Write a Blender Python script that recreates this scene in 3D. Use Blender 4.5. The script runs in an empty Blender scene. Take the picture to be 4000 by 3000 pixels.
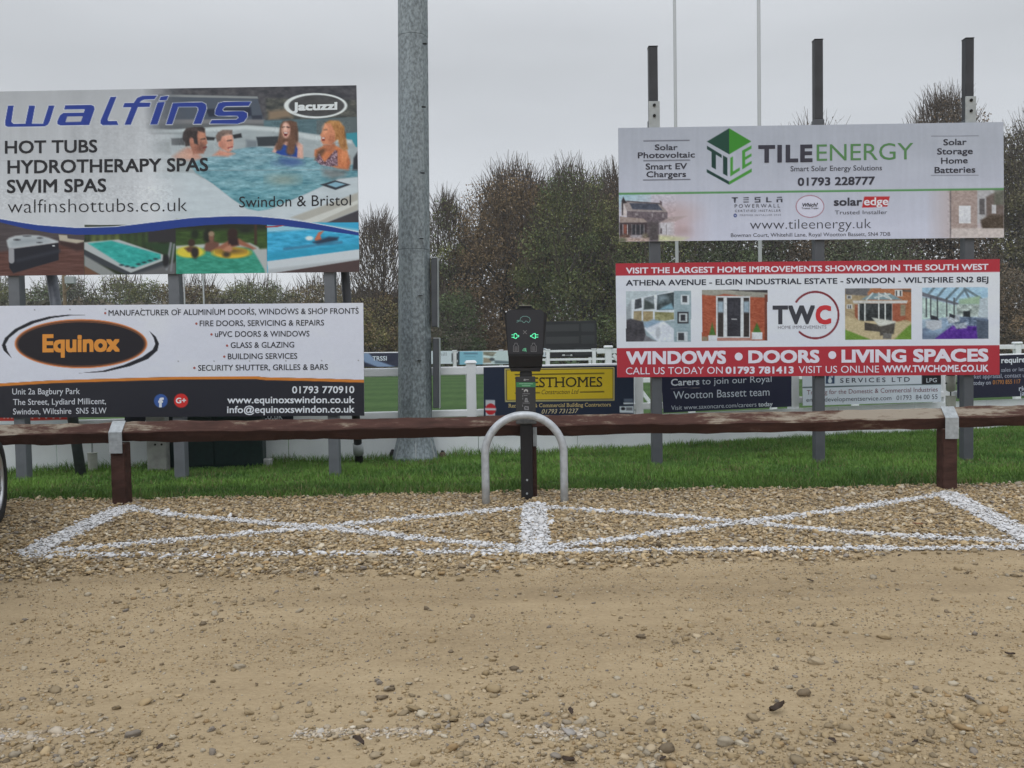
import bpy, bmesh, math, random
import numpy as np
from mathutils import Vector
rnd = random.Random(7)
RS = np.random.RandomState(11)
sc = bpy.context.scene
COL = sc.collection
R = math.radians

# ---------------------------------------------------------------- camera
FOC, HC = 3400.0, 1.27              # focal length in photo pixels, eye height in metres
PITCH = math.atan(140.0 / FOC)
ROLL = R(1.0)
fw = np.array([0, math.cos(PITCH), -math.sin(PITCH)])
r0 = np.array([1.0, 0, 0]); u0 = np.array([0, math.sin(PITCH), math.cos(PITCH)])
rt = math.cos(ROLL) * r0 - math.sin(ROLL) * u0
up = math.cos(ROLL) * u0 + math.sin(ROLL) * r0
EYE = np.array([0, 0, HC])
cam = bpy.data.objects.new("camera", bpy.data.cameras.new("camera")); COL.objects.link(cam)
from mathutils import Matrix
cam.matrix_world = Matrix(((rt[0], up[0], -fw[0], 0), (rt[1], up[1], -fw[1], 0), (rt[2], up[2], -fw[2], HC), (0, 0, 0, 1)))
cam.data.sensor_fit = 'HORIZONTAL'; cam.data.sensor_width = 36.0
cam.data.lens = FOC / 4000.0 * 36.0
cam.data.clip_start = 0.05; cam.data.clip_end = 2000
sc.camera = cam

# ---------------------------------------------------------------- overcast sky, weak wide sun
SUN_EL, SUN_ROT = R(48), R(200)
world = bpy.data.worlds.new("World"); sc.world = world; world.use_nodes = True
nt = world.node_tree; nt.nodes.clear()
N = nt.nodes.new; L = nt.links.new
out = N('ShaderNodeOutputWorld'); add = N('ShaderNodeAddShader')
bg1 = N('ShaderNodeBackground'); bg2 = N('ShaderNodeBackground')
sky = N('ShaderNodeTexSky'); sky.sky_type = 'NISHITA'; sky.sun_disc = False
sky.sun_elevation = SUN_EL; sky.sun_rotation = SUN_ROT
hs = N('ShaderNodeHueSaturation'); hs.inputs['Saturation'].default_value = 0.25
L(sky.outputs[0], hs.inputs['Color']); L(hs.outputs[0], bg1.inputs[0]); bg1.inputs[1].default_value = 0.05
tc = N('ShaderNodeTexCoord'); sep = N('ShaderNodeSeparateXYZ'); L(tc.outputs['Generated'], sep.inputs[0])
ramp = N('ShaderNodeValToRGB'); L(sep.outputs[2], ramp.inputs[0])
ce = ramp.color_ramp.elements
ce[0].position = 0.0; ce[0].color = (0.44, 0.46, 0.50, 1)
ce[1].position = 1.0; ce[1].color = (1.40, 1.44, 1.50, 1)
e = ramp.color_ramp.elements.new(0.30); e.color = (0.44, 0.458, 0.475, 1)
mp = N('ShaderNodeMapping'); mp.inputs['Scale'].default_value = (1.2, 1.2, 4.5); L(tc.outputs['Generated'], mp.inputs[0])
cn = N('ShaderNodeTexNoise'); cn.inputs['Scale'].default_value = 1.6; cn.inputs['Detail'].default_value = 4; L(mp.outputs[0], cn.inputs[0])
mr = N('ShaderNodeMapRange'); mr.inputs['From Min'].default_value = 0.3; mr.inputs['From Max'].default_value = 0.7
mr.inputs['To Min'].default_value = 0.87; mr.inputs['To Max'].default_value = 1.11; L(cn.outputs[0], mr.inputs[0])
mul = N('ShaderNodeMix'); mul.data_type = 'RGBA'; mul.blend_type = 'MULTIPLY'; mul.inputs[0].default_value = 1.0
L(ramp.outputs[0], mul.inputs[6]); L(mr.outputs[0], mul.inputs[7])
L(mul.outputs[2], bg2.inputs[0]); bg2.inputs[1].default_value = 0.89
L(bg1.outputs[0], add.inputs[0]); L(bg2.outputs[0], add.inputs[1]); L(add.outputs[0], out.inputs[0])
sl = bpy.data.lights.new("sun", 'SUN'); sl.energy = 0.6; sl.angle = R(40); sl.color = (1.0, 0.985, 0.96)
so = bpy.data.objects.new("sun", sl); COL.objects.link(so)
sd = Vector((math.sin(SUN_ROT) * math.cos(SUN_EL), math.cos(SUN_ROT) * math.cos(SUN_EL), math.sin(SUN_EL)))
so.rotation_euler = sd.to_track_quat('Z', 'Y').to_euler(); so.location = (-3, -8, 14)
sc.view_settings.view_transform = 'Standard'; sc.view_settings.look = 'None'
sc.view_settings.exposure = 0.0; sc.view_settings.gamma = 1.0; sc.view_settings.use_curve_mapping = False
sc.cycles.max_bounces = 6; sc.cycles.transparent_max_bounces = 4

# ---------------------------------------------------------------- measuring helpers
def ray(px, py):
    px = np.asarray(px, float); py = np.asarray(py, float)
    return fw + rt * ((px - 2000) / FOC)[..., None] - up * ((py - 1500) / FOC)[..., None]
def at(px, py, Y):                       # the point seen at a photo pixel, Y metres ahead
    d = ray(px, py); return EYE + d * (Y / d[..., 1])[..., None]
def gnd(px, py, z=0.0):                  # the point of the ground seen at a photo pixel
    d = ray(px, py); return EYE + d * ((z - HC) / d[..., 2])[..., None]
class Plane:                             # an upright plane that prints and boards lie on
    def __init__(s, p0, n): s.p0 = np.array(p0, float); s.n = np.array(n, float) / np.linalg.norm(n)
    def on(s, px, py, off=0.0):
        d = ray(px, py); t = ((s.p0 + s.n * off - EYE) @ s.n) / (d @ s.n)
        return EYE + d * t[..., None]

# ---------------------------------------------------------------- colour and materials
def lin(c):
    c = np.asarray(c, float) / 255.0
    return np.where(c <= 0.04045, c / 12.92, ((c + 0.055) / 1.055) ** 2.4)
KB = 1.34
CAST = np.array([0.95, 1.0, 1.015])      # the photo's inks read slightly cool
def alb(c, k=KB): return np.clip(lin(c)**1.12 * k * CAST, 0.003, 0.86)
MATS = {}
def new_mat(name):
    m = bpy.data.materials.new(name); m.use_nodes = True
    b = m.node_tree.nodes['Principled BSDF']; return m, m.node_tree, b
def mat(name, c, rough=0.6, metal=0.0, k=None, var=0.0, scale=20, emit=0, spec=0.35):
    if name in MATS: return MATS[name]
    m, t, b = new_mat(name)
    a = tuple(c) if k is None else tuple(alb(c, k))
    b.inputs['Base Color'].default_value = (*a, 1); b.inputs['Roughness'].default_value = rough
    b.inputs['Metallic'].default_value = metal; b.inputs['Specular IOR Level'].default_value = spec
    if var:
        n = t.nodes.new('ShaderNodeTexNoise'); n.inputs['Scale'].default_value = scale; n.inputs['Detail'].default_value = 6
        co = t.nodes.new('ShaderNodeTexCoord'); t.links.new(co.outputs['Object'], n.inputs[0])
        r = t.nodes.new('ShaderNodeValToRGB'); r.color_ramp.elements[0].position = 0.3; r.color_ramp.elements[1].position = 0.7
        r.color_ramp.elements[0].color = (*[max(0.002, x * (1 - var)) for x in a], 1)
        r.color_ramp.elements[1].color = (*[min(0.9, x * (1 + var)) for x in a], 1)
        t.links.new(n.outputs[0], r.inputs[0]); t.links.new(r.outputs[0], b.inputs['Base Color'])
    if emit:
        b.inputs['Emission Color'].default_value = (*a, 1); b.inputs['Emission Strength'].default_value = emit
    MATS[name] = m; return m
def attr_mat(name, rough=0.8, spec=0.2, trans=0.0):
    if name in MATS: return MATS[name]
    m, t, b = new_mat(name)
    a = t.nodes.new('ShaderNodeAttribute'); a.attribute_name = 'Col'
    t.links.new(a.outputs['Color'], b.inputs['Base Color'])
    b.inputs['Roughness'].default_value = rough; b.inputs['Specular IOR Level'].default_value = spec
    MATS[name] = m; return m

# ---------------------------------------------------------------- object helpers
def wloc(o):
    v = Vector((0, 0, 0))
    while o is not None: v += o.location; o = o.parent
    return np.array(v)
def tag(o, label=None, cat=None, group=None, kind=None):
    if label: o['label'] = label
    if cat: o['category'] = cat
    if group: o['group'] = group
    if kind: o['kind'] = kind
    return o
def thing(name, label, cat, loc, group=None):
    o = bpy.data.objects.new(name, None); o.empty_display_size = 0.1; COL.objects.link(o)
    o.location = tuple(float(x) for x in loc); return tag(o, label, cat, group)
def mesh_np(name, V, F, m, parent=None, cols=None, smooth=False, origin=None):
    """V (n,3) world coordinates, F (k,3|4) int array or list of index lists"""
    V = np.asarray(V, float)
    if origin is None: origin = wloc(parent) if parent is not None else np.array([V[:, 0].mean(), V[:, 1].mean(), V[:, 2].min()])
    me = bpy.data.meshes.new(name)
    if isinstance(F, np.ndarray):
        k, w = F.shape
        me.vertices.add(len(V)); me.vertices.foreach_set('co', (V - origin).astype(np.float32).ravel())
        me.loops.add(k * w); me.loops.foreach_set('vertex_index', F.astype(np.int32).ravel())
        me.polygons.add(k); me.polygons.foreach_set('loop_start', np.arange(0, k * w, w, dtype=np.int32))
        if smooth: me.polygons.foreach_set('use_smooth', np.ones(k, bool))
        me.update(calc_edges=True)
    else:
        me.from_pydata([tuple(v) for v in (V - origin)], [], [list(f) for f in F])
        if smooth:
            for p in me.polygons: p.use_smooth = True
        me.update()
    if cols is not None:
        a = me.color_attributes.new('Col', 'FLOAT_COLOR', 'POINT')
        c4 = np.ones((len(V), 4), np.float32); c4[:, :3] = cols; a.data.foreach_set('color', c4.ravel())
    if m: me.materials.append(m)
    o = bpy.data.objects.new(name, me); COL.objects.link(o)
    if parent is not None: o.parent = parent
    else: o.location = tuple(origin)
    return o
class G:                                 # gathers shapes that belong to ONE part
    def __init__(s): s.bm = bmesh.new()
    def box(s, x0, x1, y0, y1, z0, z1, bev=0.0, seg=1):
        vs = [s.bm.verts.new(p) for p in ((x0,y0,z0),(x1,y0,z0),(x1,y1,z0),(x0,y1,z0),(x0,y0,z1),(x1,y0,z1),(x1,y1,z1),(x0,y1,z1))]
        fs = [s.bm.faces.new([vs[i] for i in f]) for f in ((3,2,1,0),(4,5,6,7),(0,1,5,4),(1,2,6,5),(2,3,7,6),(3,0,4,7))]
        if bev:
            ed = list({e for f in fs for e in f.edges})
            bmesh.ops.bevel(s.bm, geom=ed, offset=bev, segments=seg, affect='EDGES', profile=0.5)
        return s
    def hexa(s, P8, bev=0.0):            # eight corners: bottom four then top four
        vs = [s.bm.verts.new(tuple(p)) for p in P8]
        fs = [s.bm.faces.new([vs[i] for i in f]) for f in ((3,2,1,0),(4,5,6,7),(0,1,5,4),(1,2,6,5),(2,3,7,6),(3,0,4,7))]
        if bev: bmesh.ops.bevel(s.bm, geom=list({e for f in fs for e in f.edges}), offset=bev, segments=2, affect='EDGES', profile=0.5)
        return s
    def bar(s, a, b, w, h, bev=0.0):     # a straight square bar between two points
        a, b = Vector(a), Vector(b); d = (b - a).normalized()
        x = d.cross(Vector((0, 0, 1)));  x = Vector((1, 0, 0)) if x.length < 1e-4 else x.normalized()
        y = x.cross(d)
        c = [x * (w/2 * i) + y * (h/2 * j) for i, j in ((-1,-1),(1,-1),(1,1),(-1,1))]
        return s.hexa([a + k for k in c] + [b + k for k in c], bev)
    def tube(s, path, rad, n=12, caps=True):
        P = [Vector(p) for p in path]; rads = rad if hasattr(rad, '__len__') else [rad] * len(P)
        rings = []; ref = None
        for i, p in enumerate(P):
            d = (P[min(i+1, len(P)-1)] - P[max(i-1, 0)]).normalized()
            if ref is None: ref = d.orthogonal().normalized()
            ref = (ref - d * ref.dot(d)).normalized(); b = d.cross(ref)
            rings.append([s.bm.verts.new(p + (ref * math.cos(2*math.pi*k/n) + b * math.sin(2*math.pi*k/n)) * rads[i]) for k in range(n)])
        for i in range(len(rings)-1):
            for k in range(n): s.bm.faces.new((rings[i][k], rings[i][(k+1) % n], rings[i+1][(k+1) % n], rings[i+1][k]))
        if caps: s.bm.faces.new(rings[0][::-1]); s.bm.faces.new(rings[-1])
        return s
    def prism(s, pts, n, depth):         # a flat outline (3-D points) pushed along n
        n = Vector(n); a = [s.bm.verts.new(tuple(p)) for p in pts]; b = [s.bm.verts.new(tuple(Vector(tuple(p)) + n * depth)) for p in pts]
        s.bm.faces.new(a); s.bm.faces.new(b[::-1])
        for i in range(len(a)): s.bm.faces.new((a[i], a[i-1], b[i-1], b[i]))
        return s
    def lathe(s, c, prof, n=20):         # profile of (radius, z) around an upright axis
        rings = [[s.bm.verts.new((c[0] + r*math.cos(2*math.pi*k/n), c[1] + r*math.sin(2*math.pi*k/n), c[2] + z)) for k in range(n)] for r, z in prof]
        for i in range(len(rings)-1):
            for k in range(n): s.bm.faces.new((rings[i][k], rings[i][(k+1) % n], rings[i+1][(k+1) % n], rings[i+1][k]))
        s.bm.faces.new(rings[0][::-1]); s.bm.faces.new(rings[-1]); return s
    def put(s, name, m, parent=None, smooth=False, origin=None):
        bmesh.ops.recalc_face_normals(s.bm, faces=s.bm.faces[:])
        co = np.array([v.co[:] for v in s.bm.verts])
        if origin is None: origin = wloc(parent) if parent is not None else np.array([co[:,0].mean(), co[:,1].mean(), co[:,2].min()])
        for v in s.bm.verts: v.co -= Vector(tuple(origin))
        me = bpy.data.meshes.new(name); s.bm.to_mesh(me); s.bm.free()
        if smooth:
            for p in me.polygons: p.use_smooth = True
        me.materials.append(m)
        o = bpy.data.objects.new(name, me); COL.objects.link(o)
        if parent is not None: o.parent = parent
        else: o.location = tuple(float(x) for x in origin)
        return o

# ---------------------------------------------------------------- procedural printing: shapes laid on a fine grid of a board
def vnoise(x, y, seed=0):
    xi = np.floor(x).astype(np.int64); yi = np.floor(y).astype(np.int64); fx = x - xi; fy = y - yi
    fx = fx*fx*(3-2*fx); fy = fy*fy*(3-2*fy)
    def h(a, b):
        v = (a * 374761393 + b * 668265263 + seed * 974711) & 0x7fffffff
        v = ((v ^ (v >> 13)) * 1274126177) & 0x7fffffff
        return ((v ^ (v >> 16)) & 0xffff) / 65535.0
    return (h(xi,yi)*(1-fx)+h(xi+1,yi)*fx)*(1-fy) + (h(xi,yi+1)*(1-fx)+h(xi+1,yi+1)*fx)*fy
def fbm(x, y, seed=0, o=4):
    s = 0; a = 0.5; t = 0
    for i in range(o): s = s + a * vnoise(x * 2**i, y * 2**i, seed + i); t += a; a *= 0.55
    return s / t
class Pic:
    def __init__(s, quad, step):         # quad: TL TR BR BL in photo pixels
        q = np.array(quad, float); s.q = q
        w = max(np.linalg.norm(q[1]-q[0]), np.linalg.norm(q[2]-q[3])); h = max(np.linalg.norm(q[3]-q[0]), np.linalg.norm(q[2]-q[1]))
        s.nx = int(w/step)+2; s.ny = int(h/step)+2
        u, v = np.meshgrid(np.linspace(0,1,s.nx), np.linspace(0,1,s.ny)); u = u.ravel(); v = v.ravel()
        p = (q[0]*((1-u)*(1-v))[:,None] + q[1]*(u*(1-v))[:,None] + q[2]*(u*v)[:,None] + q[3]*((1-u)*v)[:,None])
        s.X = p[:,0]; s.Y = p[:,1]; s.C = np.zeros((len(u),3)); s.u = u; s.v = v; s.step = step
        s.ox = s.oy = 0.0; s.k = 1.0; s.clip = None
    def frame(s, ox, oy, k): s.ox, s.oy, s.k = ox, oy, k; return s   # shapes given in an enlarged view's pixels
    def T(s, pts): return np.array(pts, float) / s.k + np.array([s.ox, s.oy])
    def blend(s, idx, a, col):
        if s.clip is not None: a = a * s.clip[idx]
        col = np.asarray(col, float); s.C[idx] = s.C[idx]*(1-a)[:,None] + col*a[:,None]
    def fill(s, col): s.blend(np.arange(len(s.X)), np.ones(len(s.X)), col)
    def sdf(s, P, idx):
        x = s.X[idx]; y = s.Y[idx]; ins = np.zeros(len(x), bool); d = np.full(len(x), 1e9)
        for i in range(len(P)):
            ax, ay = P[i-1]; bx, by = P[i]
            ex, ey = bx-ax, by-ay; t = np.clip(((x-ax)*ex+(y-ay)*ey)/(ex*ex+ey*ey+1e-9),0,1)
            d = np.minimum(d, np.hypot(x-ax-t*ex, y-ay-t*ey))
            c = (ay > y) != (by > y); ins ^= c & (x < (bx-ax)*(y-ay)/(by-ay+1e-12)+ax)
        return np.where(ins, -d, d)
    def box_idx(s, P, m): return np.nonzero((s.X > P[:,0].min()-m) & (s.X < P[:,0].max()+m) & (s.Y > P[:,1].min()-m) & (s.Y < P[:,1].max()+m))[0]
    def poly(s, pts, col, soft=1.2, a=1.0, grow=0.0):
        P = s.T(pts); i = s.box_idx(P, soft+grow+2)
        if not len(i): return
        d = s.sdf(P, i) - grow; s.blend(i, a*np.clip(0.5 - d/(2*soft), 0, 1), col)
    def rect(s, x0, y0, x1, y1, col, soft=1.0, a=1.0): s.poly([(x0,y0),(x1,y0),(x1,y1),(x0,y1)], col, soft, a)
    def ell(s, cx, cy, rx, ry, col, soft=1.2, a=1.0, rot=0):
        c = s.T([(cx,cy)])[0]; rx /= s.k; ry /= s.k; m = max(rx,ry)+soft+2
        i = np.nonzero((abs(s.X-c[0])<m)&(abs(s.Y-c[1])<m))[0]
        if not len(i): return
        x = s.X[i]-c[0]; y = s.Y[i]-c[1]; cr, sr = math.cos(rot), math.sin(rot); x, y = x*cr+y*sr, -x*sr+y*cr
        d = (np.hypot(x/rx, y/ry)-1)*min(rx,ry); s.blend(i, a*np.clip(0.5-d/(2*soft),0,1), col)
    def line(s, pts, w, col, soft=0.9, a=1.0):
        P = s.T(pts); m = w+soft+2; i = s.box_idx(P, m)
        if not len(i): return
        x = s.X[i]; y = s.Y[i]; d = np.full(len(i), 1e9)
        for j in range(1, len(P)):
            ax, ay = P[j-1]; ex, ey = P[j]-P[j-1]; t = np.clip(((x-ax)*ex+(y-ay)*ey)/(ex*ex+ey*ey+1e-9),0,1)
            d = np.minimum(d, np.hypot(x-ax-t*ex, y-ay-t*ey))
        s.blend(i, a*np.clip(0.5-(d-w/2)/(2*soft),0,1), col)
    def noise(s, pts, amp, sx, sy, seed=0, tint=(1,1,1), soft=1.0):   # mottle inside an outline
        P = s.T(pts); i = s.box_idx(P, 3)
        if not len(i): return
        a = np.clip(0.5 - s.sdf(P, i)/(2*soft), 0, 1)
        if s.clip is not None: a = a*s.clip[i]
        n = (fbm(s.X[i]/sx, s.Y[i]/sy, seed)-0.5)*2*amp*a
        s.C[i] = np.clip(s.C[i] + n[:,None]*np.array(tint), 0, 255)
    def fade(s, fn): s.clip = None if fn is None else fn(s.X, s.Y)
    def put(s, name, plane, parent, m, off=0.002, k=KB):
        V = plane.on(s.X, s.Y, off); nx, ny = s.nx, s.ny
        i = np.arange((nx-1)*(ny-1)); r = i//(nx-1); c = i%(nx-1); a = r*nx+c
        F = np.stack([a, a+nx, a+nx+1, a+1], 1)
        grain = 1 + (fbm(s.X/9, s.Y/9, 77, 3)-0.5)*0.06
        return mesh_np(name, V, F, m, parent, cols=alb(s.C, k)*grain[:,None])

# ---------------------------------------------------------------- lettering
_cap = None
def glyphs(s, bold=0.0, shear=0.0, space=1.0):
    cu = bpy.data.curves.new("t", 'FONT'); cu.body = s; cu.offset = min(bold, 0.0) if not set(s) & set('MWN') else 0.0; cu.shear = shear; cu.space_character = space
    cu.resolution_u = 3
    o = bpy.data.objects.new("t", cu); COL.objects.link(o)
    dg = bpy.context.evaluated_depsgraph_get(); me = bpy.data.meshes.new_from_object(o.evaluated_get(dg))
    V = np.zeros(len(me.vertices)*3); me.vertices.foreach_get('co', V); V = V.reshape(-1,3)
    F = [list(p.vertices) for p in me.polygons]
    bpy.data.objects.remove(o); bpy.data.curves.remove(cu); bpy.data.meshes.remove(me)
    return V[:,:2], F
capH = glyphs("H")[0][:,1].max()
def text(parent, plane, s, x0, y0, x1, y1, cap, col, bold=0.0, shear=0.0, space=1.0, off=0.004, name='lettering', serif=False):
    """baseline from photo pixel (x0,y0) to (x1,y1); cap = height of a capital in photo pixels"""
    V, F = glyphs(s, bold, shear, space)
    if serif: V, F = add_serifs(s, V, F, bold)
    if bold > 0:                         # struck several times, a hair apart, for a heavier weight
        ks = [(0,0),(1,1),(1,-1),(-1,1),(-1,-1)] + ([(1,0),(-1,0),(0,1),(0,-1)] if bold > 0.03 else [])
        n0 = len(V); V = np.concatenate([V+np.array(k_)*bold*0.85 for k_ in ks]); F = [[i+n0*j for i in f] for j in range(len(ks)) for f in F]; lift = np.repeat(np.arange(len(ks)), n0)*0.00012
    else: lift = np.zeros(len(V))
    a, b = V[:,0].min(), V[:,0].max(); t = (V[:,0]-a)/(b-a)
    px = x0+(x1-x0)*t; py = y0+(y1-y0)*t - V[:,1]*cap/(capH+max(bold,0))
    m = col if not isinstance(col, tuple) else mat('print_%d_%d_%d' % col, col, 0.5, k=KB)
    P_ = plane.on(px, py, off) + plane.n*lift[:,None]
    return mesh_np(name, P_, F, m, parent)
def disc(parent, plane, cx, cy, r, col, off=0.004, name='bullet', n=20, ry=None):
    a = np.linspace(0, 2*math.pi, n, endpoint=False); ry = ry or r
    return mesh_np(name, plane.on(cx+r*np.cos(a), cy+ry*np.sin(a), off), [list(range(n))], mat('print_%d_%d_%d' % col, col, 0.5, k=KB), parent)
def shape(parent, plane, pts, col, off=0.004, name='emblem'):
    p = np.array(pts, float); return mesh_np(name, plane.on(p[:,0], p[:,1], off), [list(range(len(p)))], mat('print_%d_%d_%d' % col, col, 0.5, k=KB), parent)
def board(name, label, cat, quad, plane, edge, thick=0.012, group=None):
    q = np.array(quad, float); P = plane.on(q[:,0], q[:,1]); c = P.mean(0); c[2] = P[:,2].min()
    o = thing(name, label, cat, c, group); B = P - plane.n*thick
    G().hexa([P[3], P[2], B[2], B[3], P[0], P[1], B[1], B[0]]).put('panel', edge, o)
    return o
PRINT = attr_mat('printed_vinyl', 0.45, 0.3)
def add_serifs(s, V, F, bold):
    V = list(map(tuple, V)); F = [list(f) for f in F]
    top = capH + bold; out = []
    for lvl, sg in ((0.0, 1), (capH, -1)):
        xs = sorted({round(x, 4) for x, y in V if abs(y - lvl) < 0.006})
        i = 0
        while i < len(xs) - 1:
            w = xs[i+1] - xs[i]
            if 0.05 < w < 0.24:
                b = len(V) ; y0, y1 = sorted((lvl, lvl + sg*0.055))
                V += [(xs[i]-0.07, y0), (xs[i+1]+0.07, y0), (xs[i+1]+0.07, y1), (xs[i]-0.07, y1)]; F.append([b, b+1, b+2, b+3]); i += 2
            else: i += 1
    return np.array(V), F

# ================================================================ GROUND
def ramp_mat(name, stops, scales, rough=0.95, bump=0.0, bscale=60, stretch=(1,1,1), spec=0.15):
    m, t, b = new_mat(name); n = t.nodes; l = t.links
    co = n.new('ShaderNodeTexCoord'); mp = n.new('ShaderNodeMapping'); mp.inputs['Scale'].default_value = stretch
    l.new(co.outputs['Object'], mp.inputs[0]); prev = None
    for sc_ in scales:
        x = n.new('ShaderNodeTexNoise'); x.inputs['Scale'].default_value = sc_; x.inputs['Detail'].default_value = 8; x.inputs['Roughness'].default_value = 0.65
        l.new(mp.outputs[0], x.inputs[0])
        if prev is None: prev = x.outputs[0]
        else:
            a = n.new('ShaderNodeMath'); a.operation = 'ADD'; l.new(prev, a.inputs[0]); l.new(x.outputs[0], a.inputs[1]); prev = a.outputs[0]
    d = n.new('ShaderNodeMath'); d.operation = 'DIVIDE'; l.new(prev, d.inputs[0]); d.inputs[1].default_value = len(scales)
    r = n.new('ShaderNodeValToRGB'); el = r.color_ramp.elements
    while len(el) < len(stops): el.new(0.5)
    for e_, (p, c) in zip(el, stops): e_.position = p; e_.color = (*c, 1)
    l.new(d.outputs[0], r.inputs[0]); l.new(r.outputs[0], b.inputs['Base Color'])
    b.inputs['Roughness'].default_value = rough; b.inputs['Specular IOR Level'].default_value = spec
    if bump:
        bn = n.new('ShaderNodeTexNoise'); bn.inputs['Scale'].default_value = bscale; bn.inputs['Detail'].default_value = 8
        l.new(mp.outputs[0], bn.inputs[0]); bp = n.new('ShaderNodeBump'); bp.inputs['Strength'].default_value = bump; bp.inputs['Distance'].default_value = 0.01
        l.new(bn.outputs[0], bp.inputs['Height']); l.new(bp.outputs[0], b.inputs['Normal'])
    return m
SAND, t_, b_ = new_mat('compacted_sand'); n_ = t_.nodes; l_ = t_.links; co_ = n_.new('ShaderNodeTexCoord')
def nz(scale, stretch, detail=8, rough=0.62, seed=0.0):
    mp_ = n_.new('ShaderNodeMapping'); mp_.inputs['Scale'].default_value = stretch; mp_.inputs['Location'].default_value = (seed, seed*1.7, 0); l_.new(co_.outputs['Object'], mp_.inputs[0])
    x = n_.new('ShaderNodeTexNoise'); x.inputs['Scale'].default_value = scale; x.inputs['Detail'].default_value = detail; x.inputs['Roughness'].default_value = rough; l_.new(mp_.outputs[0], x.inputs[0]); return x.outputs[0]
def wsum(items):
    prev = None
    for o_, w in items:
        m_ = n_.new('ShaderNodeMath'); m_.operation = 'MULTIPLY_ADD'; l_.new(o_, m_.inputs[0]); m_.inputs[1].default_value = w; m_.inputs[2].default_value = 0.0 if prev is None else 0.0
        if prev is not None: l_.new(prev, m_.inputs[2])
        prev = m_.outputs[0]
    return prev
fine = nz(70, (0.6, 1, 1), 10, 0.75)
tone = wsum([(nz(0.9, (0.4, 1, 1), 6, 0.6, 3.1), 0.34), (nz(1.6, (0.10, 1.6, 1), 6, 0.65, 7.7), 0.22), (nz(9, (0.5, 1, 1), 8, 0.7), 0.18), (fine, 0.34)])
rs_ = n_.new('ShaderNodeValToRGB'); el = rs_.color_ramp.elements
for k_, (p_, c_) in enumerate(((0.44, (0.265, 0.200, 0.122)), (0.54, (0.375, 0.287, 0.176)), (0.61, (0.440, 0.342, 0.214)), (0.72, (0.52, 0.42, 0.285)))):
    e_ = el[k_] if k_ < 2 else el.new(p_); e_.position = p_; e_.color = (*c_, 1)
l_.new(tone, rs_.inputs[0]); l_.new(rs_.outputs[0], b_.inputs['Base Color']); b_.inputs['Roughness'].default_value = 0.95; b_.inputs['Specular IOR Level'].default_value = 0.12
bp_ = n_.new('ShaderNodeBump'); bp_.inputs['Strength'].default_value = 0.9; bp_.inputs['Distance'].default_value = 0.012; l_.new(wsum([(fine, 0.6), (nz(26, (0.6, 1, 1)), 0.8)]), bp_.inputs['Height']); l_.new(bp_.outputs[0], b_.inputs['Normal'])
def sheet(name, pts, z, m, kind='structure'):
    V = np.array([(x, y, z) for x, y in pts]); o = mesh_np(name, V, [list(range(len(pts)))], m, origin=np.array([0, 0, z])); return tag(o, kind=kind)
tag(sheet('ground', [(-300,-200),(300,-200),(300,400),(-300,400)], 0.0, SAND), 'sandy compacted car park ground')
# the edge of the verge, and the line the pitch fence stands on
def vy(x): return 7.58 + 0.05*math.sin(x*1.3+1) + 0.03*math.sin(x*4.1)
fa, fb, fc = [gnd(*p) for p in ((-250, 1856), (1870, 1783), (4350, 1648))]
def fence_at(px):
    a, b = (fa, fb) if px < 1870 else (fb, fc)
    d = b - a; n = np.array([d[1], -d[0], 0]); n /= np.linalg.norm(n)
    pl = Plane(a, n); return pl
fence_L, fence_R = fence_at(0), fence_at(3000)
def fpt(px, z=0.0):                      # point of the fence line under a photo column
    pl = fence_L if px < 1870 else fence_R
    q = pl.on(px, 1700.0); return np.array([q[0], q[1], z])
SOIL = ramp_mat('dark_verge_soil', [(0.3, (0.020, 0.035, 0.010)), (0.6, (0.035, 0.060, 0.016)), (0.8, (0.06, 0.07, 0.025))], (3, 25))
xs = np.linspace(-14, 14, 80)
sheet('verge', [(x, vy(x)) for x in xs] + [(14, 14.2), (-14, 10.2)], 0.006, SOIL)
PITCHM, t_, b_ = new_mat('mown_pitch_grass')
n_ = t_.nodes; l_ = t_.links
co_ = n_.new('ShaderNodeTexCoord'); wv = n_.new('ShaderNodeTexWave'); wv.bands_direction = 'Y'; wv.inputs['Scale'].default_value = 0.10; wv.inputs['Distortion'].default_value = 1.2; wv.inputs['Detail'].default_value = 3
l_.new(co_.outputs['Object'], wv.inputs[0])
nn = n_.new('ShaderNodeTexNoise'); nn.inputs['Scale'].default_value = 5; nn.inputs['Detail'].default_value = 9
mpn = n_.new('ShaderNodeMapping'); mpn.inputs['Scale'].default_value = (1, 0.35, 1); l_.new(co_.outputs['Object'], mpn.inputs[0]); l_.new(mpn.outputs[0], nn.inputs[0])
mx = n_.new('ShaderNodeMath'); mx.operation = 'MULTIPLY_ADD'; l_.new(wv.outputs['Fac'], mx.inputs[0]); mx.inputs[1].default_value = 0.35; l_.new(nn.outputs[0], mx.inputs[2])
rr = n_.new('ShaderNodeValToRGB'); rr.color_ramp.elements[0].position = 0.4; rr.color_ramp.elements[0].color = (0.038, 0.080, 0.024, 1)
rr.color_ramp.elements[1].position = 1.0; rr.color_ramp.elements[1].color = (0.066, 0.122, 0.038, 1)
l_.new(mx.outputs[0], rr.inputs[0]); l_.new(rr.outputs[0], b_.inputs['Base Color']); b_.inputs['Roughness'].default_value = 0.95; b_.inputs['Specular IOR Level'].default_value = 0.1
sheet('pitch', [(-14, 10.2), (14, 14.2), (90, 14.2), (90, 130), (-90, 130), (-90, 10.2)], 0.004, PITCHM)

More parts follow.
